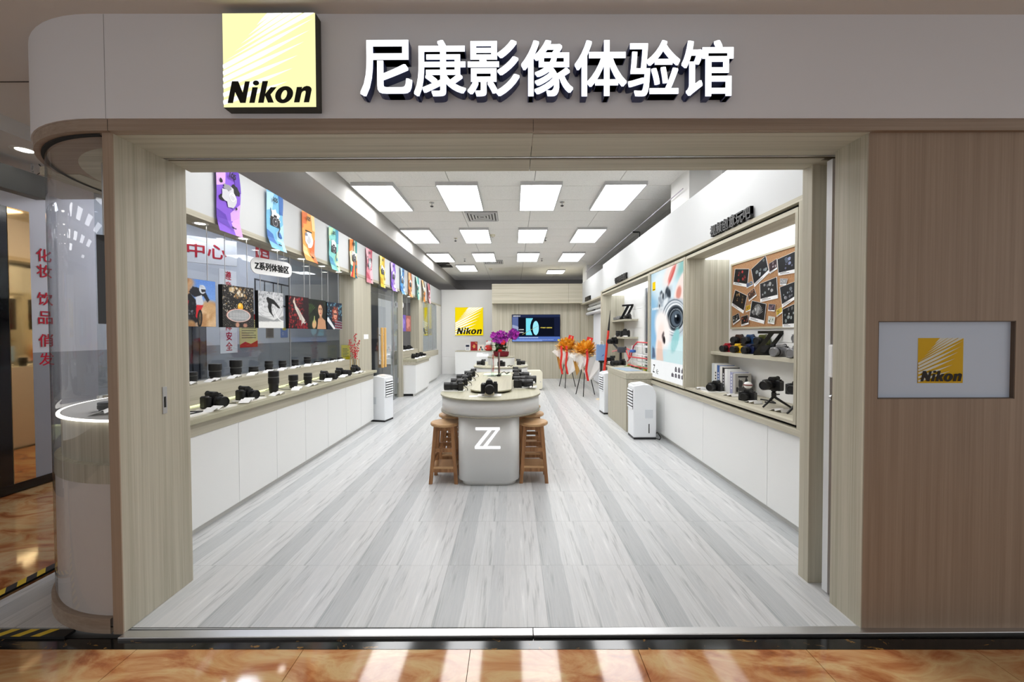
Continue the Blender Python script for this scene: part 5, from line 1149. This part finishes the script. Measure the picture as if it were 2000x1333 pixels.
for k, y in enumerate((6.0, 7.4)):
    t = thing('track_spotlight', 'white track spotlight over the corridor behind the window, %s one' % ['near', 'far'][k], 'spotlight', (-3.9, y, 3.33)); MB().cyl((0, 0, 0), (0, 0, -.12), .012).build('stem', GREYP, t); MB().lathe([(.05, -.26), (.05, -.14), (.03, -.11)], 14).build('can', PAPER, t); MB().lathe([(.001, -.261), (.045, -.261)], 14).build('lens', em(255, 250, 240, 30), t)
for k, y in enumerate((5.2, 7.2)):  # panels added out of view to brighten the corridor
    t = thing('ceiling_light_panel', 'added unseen corridor light panel behind the left window, %s one' % ['near', 'far'][k], 'ceiling light', (-3.75, y, 3.33), 0); B(-.3, .3, -.3, .3, -.03, 0).build('frame', FRAMEG, t); B(-.28, .28, -.28, .28, -.034, -.03).build('diffuser', em(238, 240, 255, 26), t)
pl = thing('potted_plant', 'leafy potted plant behind the left window', 'plant', (-3.5, 8.6, 0))
MB().lathe([(.12, 0), (.17, .5), (.16, .52)], 16).build('pot', GREYP, pl)
for i in range(26):
    a = rd.uniform(0, 6.28); e_ = rd.uniform(.2, 1.2); l_ = rd.uniform(.3, .55); m = MB(); m.M = Matrix.Translation((0, 0, .5)) @ Matrix.Rotation(a, 4, 'Z') @ Matrix.Rotation(-e_, 4, 'Y')
    m.add([(0, 0, 0), (l_*.5, .04, .02), (l_, 0, -.02), (l_*.5, -.04, .02)], [(0, 1, 2, 3)]); m.build('leaf', pm('leaf_green', (50, 92, 48), .5), pl)

# ------------------------------------------------------------------ vase with red berries, notices on the pier
vs_ = thing('berry_vase', 'red berry branches in a gold-framed glass vase on the left worktop', 'vase', (-2.57, 6.42, ZT))
for sx in (-1, 1):
    for sy in (-1, 1): B(sx*.05-.003, sx*.05+.003, sy*.05-.003, sy*.05+.003, 0, .2).build('gold_bar', pm('gold', (214, 172, 90), .25, 1.0), vs_)
MB().lathe([(.02, .0), (.024, .02), (.02, .19), (.022, .2)], 14).build('glass_tube', ACRYL, vs_)
berry_me = MB().lathe([(.001, -.009), (.008, -.004), (.008, .004), (.001, .009)], 7).mesh('berry'); berry_me.materials.append(pm('berry_red', (196, 30, 44), .3))
for b_, (dx, dy, top) in enumerate(((-.03, -.13, .52), (.0, .04, .62), (.03, .12, .5))):
    br = MB().tube([(0, 0, .02), (dx*.3, dy*.3, .25), (dx, dy, top)], .003, 5).build('branch', pm('twig', (110, 70, 50), .7), vs_)
    for i in range(42):
        f = rd.uniform(.32, 1); o = bpy.data.objects.new('berry', berry_me); COL.objects.link(o); o.parent = br; sp_ = .04*(1.15 - f*.6)
        o.location = (dx*f**1.5 + rd.uniform(-sp_, sp_), dy*f**1.5 + rd.uniform(-sp_, sp_), .05 + (top-.05)*f)
tag(B(0, .004, -.11, .11, 0, .085).build('switch_cover', PAPER, None, (-2.66, 7.17, 1.40)), 'white card box fixed to the oak pier above the berry vase', 'card')
t = thing('notice_holder', 'yellow notice in an acrylic holder at the end of the riser shelf', 'notice', (-2.78, 6.58, 1.07)); B(-.07, .07, -.006, 0, 0, .24).build('sheet', fl(240, 208, 40), t); B(-.075, .075, -.01, -.007, 0, .25).build('acrylic', ACRYL, t)
for i in range(6): B(-.05, .05 - .02*(i % 2), -.0065, -.006, .05 + i*.025, .06 + i*.025).build('print_line', fl(120, 110, 40), t)

# ------------------------------------------------------------------ television
tv = thing('television', 'wide wall television showing a lens diagram', 'television', (.735, 13.015, 1.222))
B(-.785, .785, -.05, 0, -.003, .882).build('bezel', BLACKG, tv)
E1 = lambda r, g, b: em(r, g, b, 1.15)
L = [(E1(22, 28, 52), rect(-.775, .008, .775, .872)), (E1(90, 104, 150), rect(-.775, .008, -.58, .872)), (E1(150, 160, 190), [(-.775, .55), (-.6, .5), (-.45, .35), (-.5, .3), (-.65, .42), (-.775, .45)]), (E1(34, 44, 74), rect(-.775, .80, .775, .872)), (E1(14, 18, 30), rect(-.575, .19, .59, .77)), (E1(118, 214, 232), [(-.33, .21), (-.12, .21), (-.16, .33), (-.19, .48), (-.16, .64), (-.1, .76), (-.33, .76)]), (E1(14, 18, 30), ell(.02, .47, .21, .30, 24, 0, 90, 270)),
     (E1(118, 214, 232), [(.02, .21)] + ell(.02, .44, .13, .23, 16, 0, 270, 90)[::-1][::-1] + [(.02, .67)]), (E1(150, 222, 236), ell(-.01, .44, .10, .23)), (E1(80, 108, 176), rect(-.775, .008, .775, .16)), (E1(110, 140, 206), rect(-.775, .008, .2, .06)), (E1(206, 186, 60), rect(.70, .02, .77, .075)), (E1(150, 150, 90), [(-.45, .22), (.06, .5), (.06, .51), (-.45, .24)])]
for i in range(14): L.append((E1(200, 210, 230), rect(-.55 + i*.045, .115, -.52 + i*.045, .14)))
for i in range(24): L.append((E1(170, 186, 226), rect(-.62 + i*.05, .05, -.595 + i*.05, .07)))
art('screen', tv, L, (0, -.0505, 0), 0, .0004, (-.775, .008, .775, .872))
text('caption', '不同镜片 色散特性', 1.0, E1(226, 206, 90), tv, (.33, -.058, .45), 0, .001, .01, 0, .38); text('caption', '低色散镜', 1.0, E1(230, 230, 230), tv, (-.48, -.058, .39), 0, .001, .01, 0, .16); text('caption', '普通镜片', 1.0, E1(230, 230, 230), tv, (-.48, -.058, .30), 0, .001, .01, 0, .16); text('caption', 'NIKKOR Z', 1.0, E1(236, 238, 240), tv, (-.63, -.058, .83), 0, .001, .02, .1, .24)

# ------------------------------------------------------------------ reception counter at the back
rc_ = thing('reception_counter', 'white reception counter with oak top before the back wall', 'counter', (-1.97, 13.45, 0))
B(0, 1.25, 0, .55, 0, .87).build('front', WHITE, rc_); B(-.01, 1.26, -.01, .56, .87, .9).build('top', WY, rc_); B(.0, .09, -.03, 0, 0, .12).build('foot', STEEL, rc_)
word(rc_, .42, em(255, 255, 255, 2.2), (.92, 0, .70), 0, .012).name = 'glowing_lettering'
pt = thing('payment_terminal', 'white payment terminal with dark display on the reception counter', 'terminal', (-1.58, 13.7, .9)); B(-.075, .075, -.03, .03, 0, .22).build('body', PAPER, pt, bevel=.008); B(-.06, .06, -.034, -.03, .13, .2).build('display', fl(30, 36, 60), pt)
for i in range(2):
    for j in range(2): B(-.04 + i*.05, -.01 + i*.05, -.034, -.03, .03 + j*.045, .055 + j*.045).build('key', fl(110, 120, 150), pt)
t = thing('gift_box', 'dark red gold-printed box on the reception counter', 'box', (-1.36, 13.72, .9)); B(-.115, .115, -.04, .04, 0, .31).build('carton', fl(156, 34, 44), t); art('print', t, [(fl(206, 150, 90), blob(0, .15, .05, .06, .3, 14, 3)), (fl(206, 150, 90), [(.02, .28), (.1, .29), (.1, .22)])], (0, -.04, 0))
t = thing('small_display', 'small white stand with colourful triangle print on the reception counter', 'display', (-1.12, 13.68, .9)); B(-.1, .1, -.01, .01, 0, .2).build('card_panel', fl(244, 236, 226), t); art('print', t, [(fl(226, 90, 50), [(-.09, .01), (-.02, .01), (.0, .12)]), (fl(40, 110, 120), [(.02, .01), (.09, .01), (.0, .12)]), (fl(50, 40, 40), ell(0, .12, .03, .03))], (0, -.011, 0))
cat_ = thing('lucky_cat', 'red and white lucky cat figurine on the reception counter', 'figurine', (-.83, 13.68, .9))
MB().lathe([(.12, 0), (.16, .04), (.165, .11), (.13, .17), (.09, .19)], 22).build('body', fl(206, 54, 50), cat_); MB().lathe([(.001, .16), (.08, .17), (.125, .225), (.115, .285), (.06, .32), (.001, .33)], 22).build('head', PAPER, cat_)
for s in (-1, 1):
    MB().lathe([(.035, 0), (.001, .07)], 8).build('ear', fl(206, 60, 56), cat_, (s*.075, 0, .295)); MB().lathe([(.001, -.035), (.03, -.02), (.03, .02), (.001, .035)], 10).build('paw', PAPER, cat_, (s*.1, -.1, .09)); MB().lathe([(.001, -.008), (.008, 0), (.001, .008)], 8).build('eye', INK, cat_, (s*.04, -.112, .25))
MB().lathe([(.04, -.004), (.04, .004)], 12).build('gold_coin', pm('gold', (214, 172, 90), .25, 1.0), cat_, (0, -.15, .12))
cs = thing('cream_case', 'cream rounded case with dark edge piping behind the islands', 'case', (.50, 10.45, 0)); MB().prism(rrect(-.28, .26, .02, .50, .06, 6), 0, .42, 'y', False).build('shell', pm('cream', (232, 228, 208), .45), cs); MB().prism(rrect(-.284, .264, .016, .504, .06, 6), .40, .412, 'y').build('piping', fl(40, 38, 34), cs); B(-.2, .2, .05, .35, 0, .02).build('feet', BLACK, cs); B(.2, .215, -.004, 0, .2, .23).build('latch', CHROME, cs)

# ------------------------------------------------------------------ orchid arrangement on the drum
og = thing('orchid_arrangement', 'purple orchid arrangement with red ribbons on the second island drum', 'plant', (ISX, 8.05, 1.026))
MB().lathe([(.12, 0), (.15, .02), (.16, .1), (.15, .105)], 18).build('bowl', fl(110, 24, 34), og)
petal = MB()
for i in range(5):
    petal.M = Matrix.Rotation(2*PI*i/5, 4, 'Y') @ Matrix.Rotation(R(14), 4, 'X'); petal.add([(0, 0, 0), (.012, -.004, .014), (.009, -.006, .03), (0, -.003, .036), (-.009, -.006, .03), (-.012, -.004, .014)], [(0, 1, 2, 3, 4, 5)])
petal_me = petal.mesh('blossom'); petal_me.materials.append(pm('orchid_purple', (164, 24, 160), .5))
pet2 = petal_me.copy(); pet2.materials.clear(); pet2.materials.append(pm('orchid_violet', (116, 18, 128), .5))
for s_i, (x0, z0, x1, z1, n, sx, sz) in enumerate(((-.04, .1, -.02, .40, 80, .17, .12), (.12, .1, .25, .45, 44, .10, .09))):
    MB().tube([(x0, 0, .05), (x0*1.2, 0, .3), (x1, 0, z1)], .006, 6).build('stem', pm('stem_green', (96, 70, 40), .6), og)
    for i in range(n):
        o = bpy.data.objects.new('blossom', petal_me if i % 3 else pet2); COL.objects.link(o); o.parent = og; a = rd.uniform(0, 6.28); q = rd.random()**.5
        o.location = (x1 + sx*q*math.cos(a), rd.uniform(-.09, .05), z1 + sz*q*math.sin(a)); o.rotation_euler = (rd.uniform(-.5, .5), rd.uniform(0, 6), rd.uniform(-.7, .7)); o.scale = (1.3,)*3
for i in range(40):
    a = rd.uniform(0, 6.28); l_ = rd.uniform(.1, .26); e_ = rd.uniform(.1, 1.1); m = MB(); m.M = Matrix.Translation((rd.uniform(-.12, .12), rd.uniform(-.06, .06), rd.uniform(.08, .22))) @ Matrix.Rotation(a, 4, 'Z') @ Matrix.Rotation(-e_, 4, 'Y')
    m.add([(0, 0, 0), (l_*.3, .03, .01), (l_*.7, .025, .0), (l_, 0, -.03), (l_*.7, -.025, 0), (l_*.3, -.03, .01)], [(0, 1, 2, 3, 4, 5)]); m.build('leaf', pm('orchid_leaf_%d' % (i % 3), [(40, 84, 36), (66, 104, 60), (90, 50, 50)][i % 3], .45), og)
for x, z in ((.04, .28), (-.02, .11)): MB().prism(blob(x, z, .05, .045, .35, 12, int(x*100)+9), -.10, -.09, 'y').build('ribbon_bow', fl(206, 40, 40), og)

# ------------------------------------------------------------------ celebration flower stands
def flower_stand(label, x, y, s, seed):
    t = thing('flower_stand', label, 'flower stand', (x, y, 0)); r_ = random.Random(seed)
    for a in (250, 20, 140): MB().cyl((.02*math.cos(R(a)), .02*math.sin(R(a)), .9*s), (.26*math.cos(R(a)), .26*math.sin(R(a)), 0), .011).build('leg', BLACK, t)
    for i, (dx, dy, z0, z1, wd, lean, c) in enumerate(((-.10, -.18, .62, 1.04, .15, -.12, (236, 232, 226)), (.08, -.22, .34, .98, .17, .10, (242, 240, 236)), (-.20, -.12, .48, .95, .07, -.08, (206, 160, 84)), (.2, -.16, .70, 1.05, .13, .14, (230, 222, 214)), (-.02, -.24, .72, 1.0, .1, -.05, (246, 244, 240)), (.02, -.14, .5, .8, .08, .02, (210, 168, 96)), (-.24, -.2, .82, 1.02, .09, -.14, (240, 236, 230)))):
        m = MB(); m.add([(dx-wd*.4, dy, z0*s), (dx+wd*.5, dy-.02, (z0+.12)*s), (dx+wd+lean, dy-.10, (z0*.3+z1*.7)*s), (dx+wd*.3+lean, dy-.02, z1*s), (dx-wd*.7+lean, dy-.08, (z1-.05)*s), (dx-wd*.9, dy-.03, (z0*.6+z1*.4)*s)], [(0, 1, 2), (0, 2, 3), (0, 3, 4), (0, 4, 5)])
        o = m.build('wrap_sheet', pm('wrap_%d' % i, c, .6), t); sm = o.modifiers.new('solid', 'SOLIDIFY'); sm.thickness = .006
    m = MB(); m.lathe([(.06, .55*s), (.14, .8*s), (.22, 1.0*s), (.2, 1.01*s)], 14, False); m.build('wrap_cone', pm('wrap_cream', (226, 214, 196), .6), t)
    fan = MB()
    for i in range(320):
        a = r_.uniform(0, 6.28); e_ = r_.uniform(-.1, 1.3); l_ = r_.uniform(.26, .38)*s; fan.M = Matrix.Translation((.0, 0, .98*s)) @ Matrix.Rotation(a, 4, 'Z') @ Matrix.Rotation(-e_, 4, 'Y'); w_ = .03
        fan.cur = i % 3; fan.add([(.04, -w_*.3, 0), (.04, w_*.3, 0), (l_, w_, .01), (l_*1.05, 0, 0), (l_, -w_, .01)], [(0, 1, 2, 3, 4)])
    fan.build('blooms', [pm('bloom_amber', (240, 178, 48), .6), pm('bloom_gold', (248, 206, 96), .6), pm('bloom_ochre', (212, 150, 36), .6)], t)['kind'] = 'stuff'
    for i, dx in enumerate((-.02,) if seed == 3 else (-.2, -.06)):
        m = MB(); pts = [(dx, -.30, 1.12*s), (dx+.01, -.34, .9*s), (dx-.02, -.33, .62*s), (dx+.03, -.32, .38*s)]
        for (a, b) in zip(pts[:-1], pts[1:]): m.add([(a[0]-.026, a[1], a[2]), (a[0]+.026, a[1], a[2]), (b[0]+.026, b[1], b[2]), (b[0]-.026, b[1], b[2])], [(0, 1, 2, 3)])
        o = m.build('ribbon', fl(214, 52, 44), t); o.modifiers.new('solid', 'SOLIDIFY').thickness = .003
    m = MB(); m.M = Matrix.Translation((.06, 0, 1.18*s)) @ Matrix.Rotation(R(16), 4, 'Y'); m.box(-.07, .07, -.01, .01, 0, .22); m.build('greeting_card', fl(214, 50, 48), t)
    art('card_print', t, [(fl(240, 210, 190), [(.09, 1.26*s), (.12, 1.27*s), (.13, 1.36*s), (.1, 1.36*s)])], (0, -.012, 0))
flower_stand('tall celebration flower stand with amber blooms, the nearer right one', 1.72, 9.55, 1.0, 3)
flower_stand('tall celebration flower stand with amber blooms, the farther left one', 1.48, 11.0, 1.03, 5)
po = thing('steel_post', 'black and steel standing post with round foot beside the flower stands', 'post', (1.98, 8.95, 0))
MB().lathe([(.13, 0), (.13, .012), (.05, .02)], 20).build('foot', pm('foot_cream', (220, 206, 180), .4), po); B(-.04, .012, -.03, .03, .02, .84).build('black_column', BLACKG, po); B(.012, .07, -.03, .03, .0, .80).build('steel_column', STEEL, po); B(-.06, .09, -.06, .06, .84, .88).build('head', BLACK, po)
t = thing('paper_bag', 'blue paper bag standing on the steel post', 'bag', (1.96, 8.95, .88)); MB().prism([(-.10, 0), (.09, 0), (.10, .36), (-.09, .36)], -.05, .05, 'y').build('bag', fl(126, 158, 200), t); MB().tube([(-.04, -.052, .34), (-.02, -.055, .43), (.03, -.055, .43), (.05, -.052, .34)], .004, 5).build('handle', PAPER, t); art('print', t, [(fl(70, 80, 150), [(.0, .08), (.06, .12), (.05, .14), (.02, .11)])], (0, -.051, 0))
t = thing('rolled_flag', 'rolled red flag with black tip leaning on the frame', 'flag', (2.10, 8.9, .55)); MB().cyl((-.08, 0, .0), (.02, .0, 1.0), .03, .024).build('cloth', fl(214, 56, 44), t); MB().cyl((.02, 0, 1.0), (.06, 0, 1.45), .026, .004).build('tip', BLACK, t)
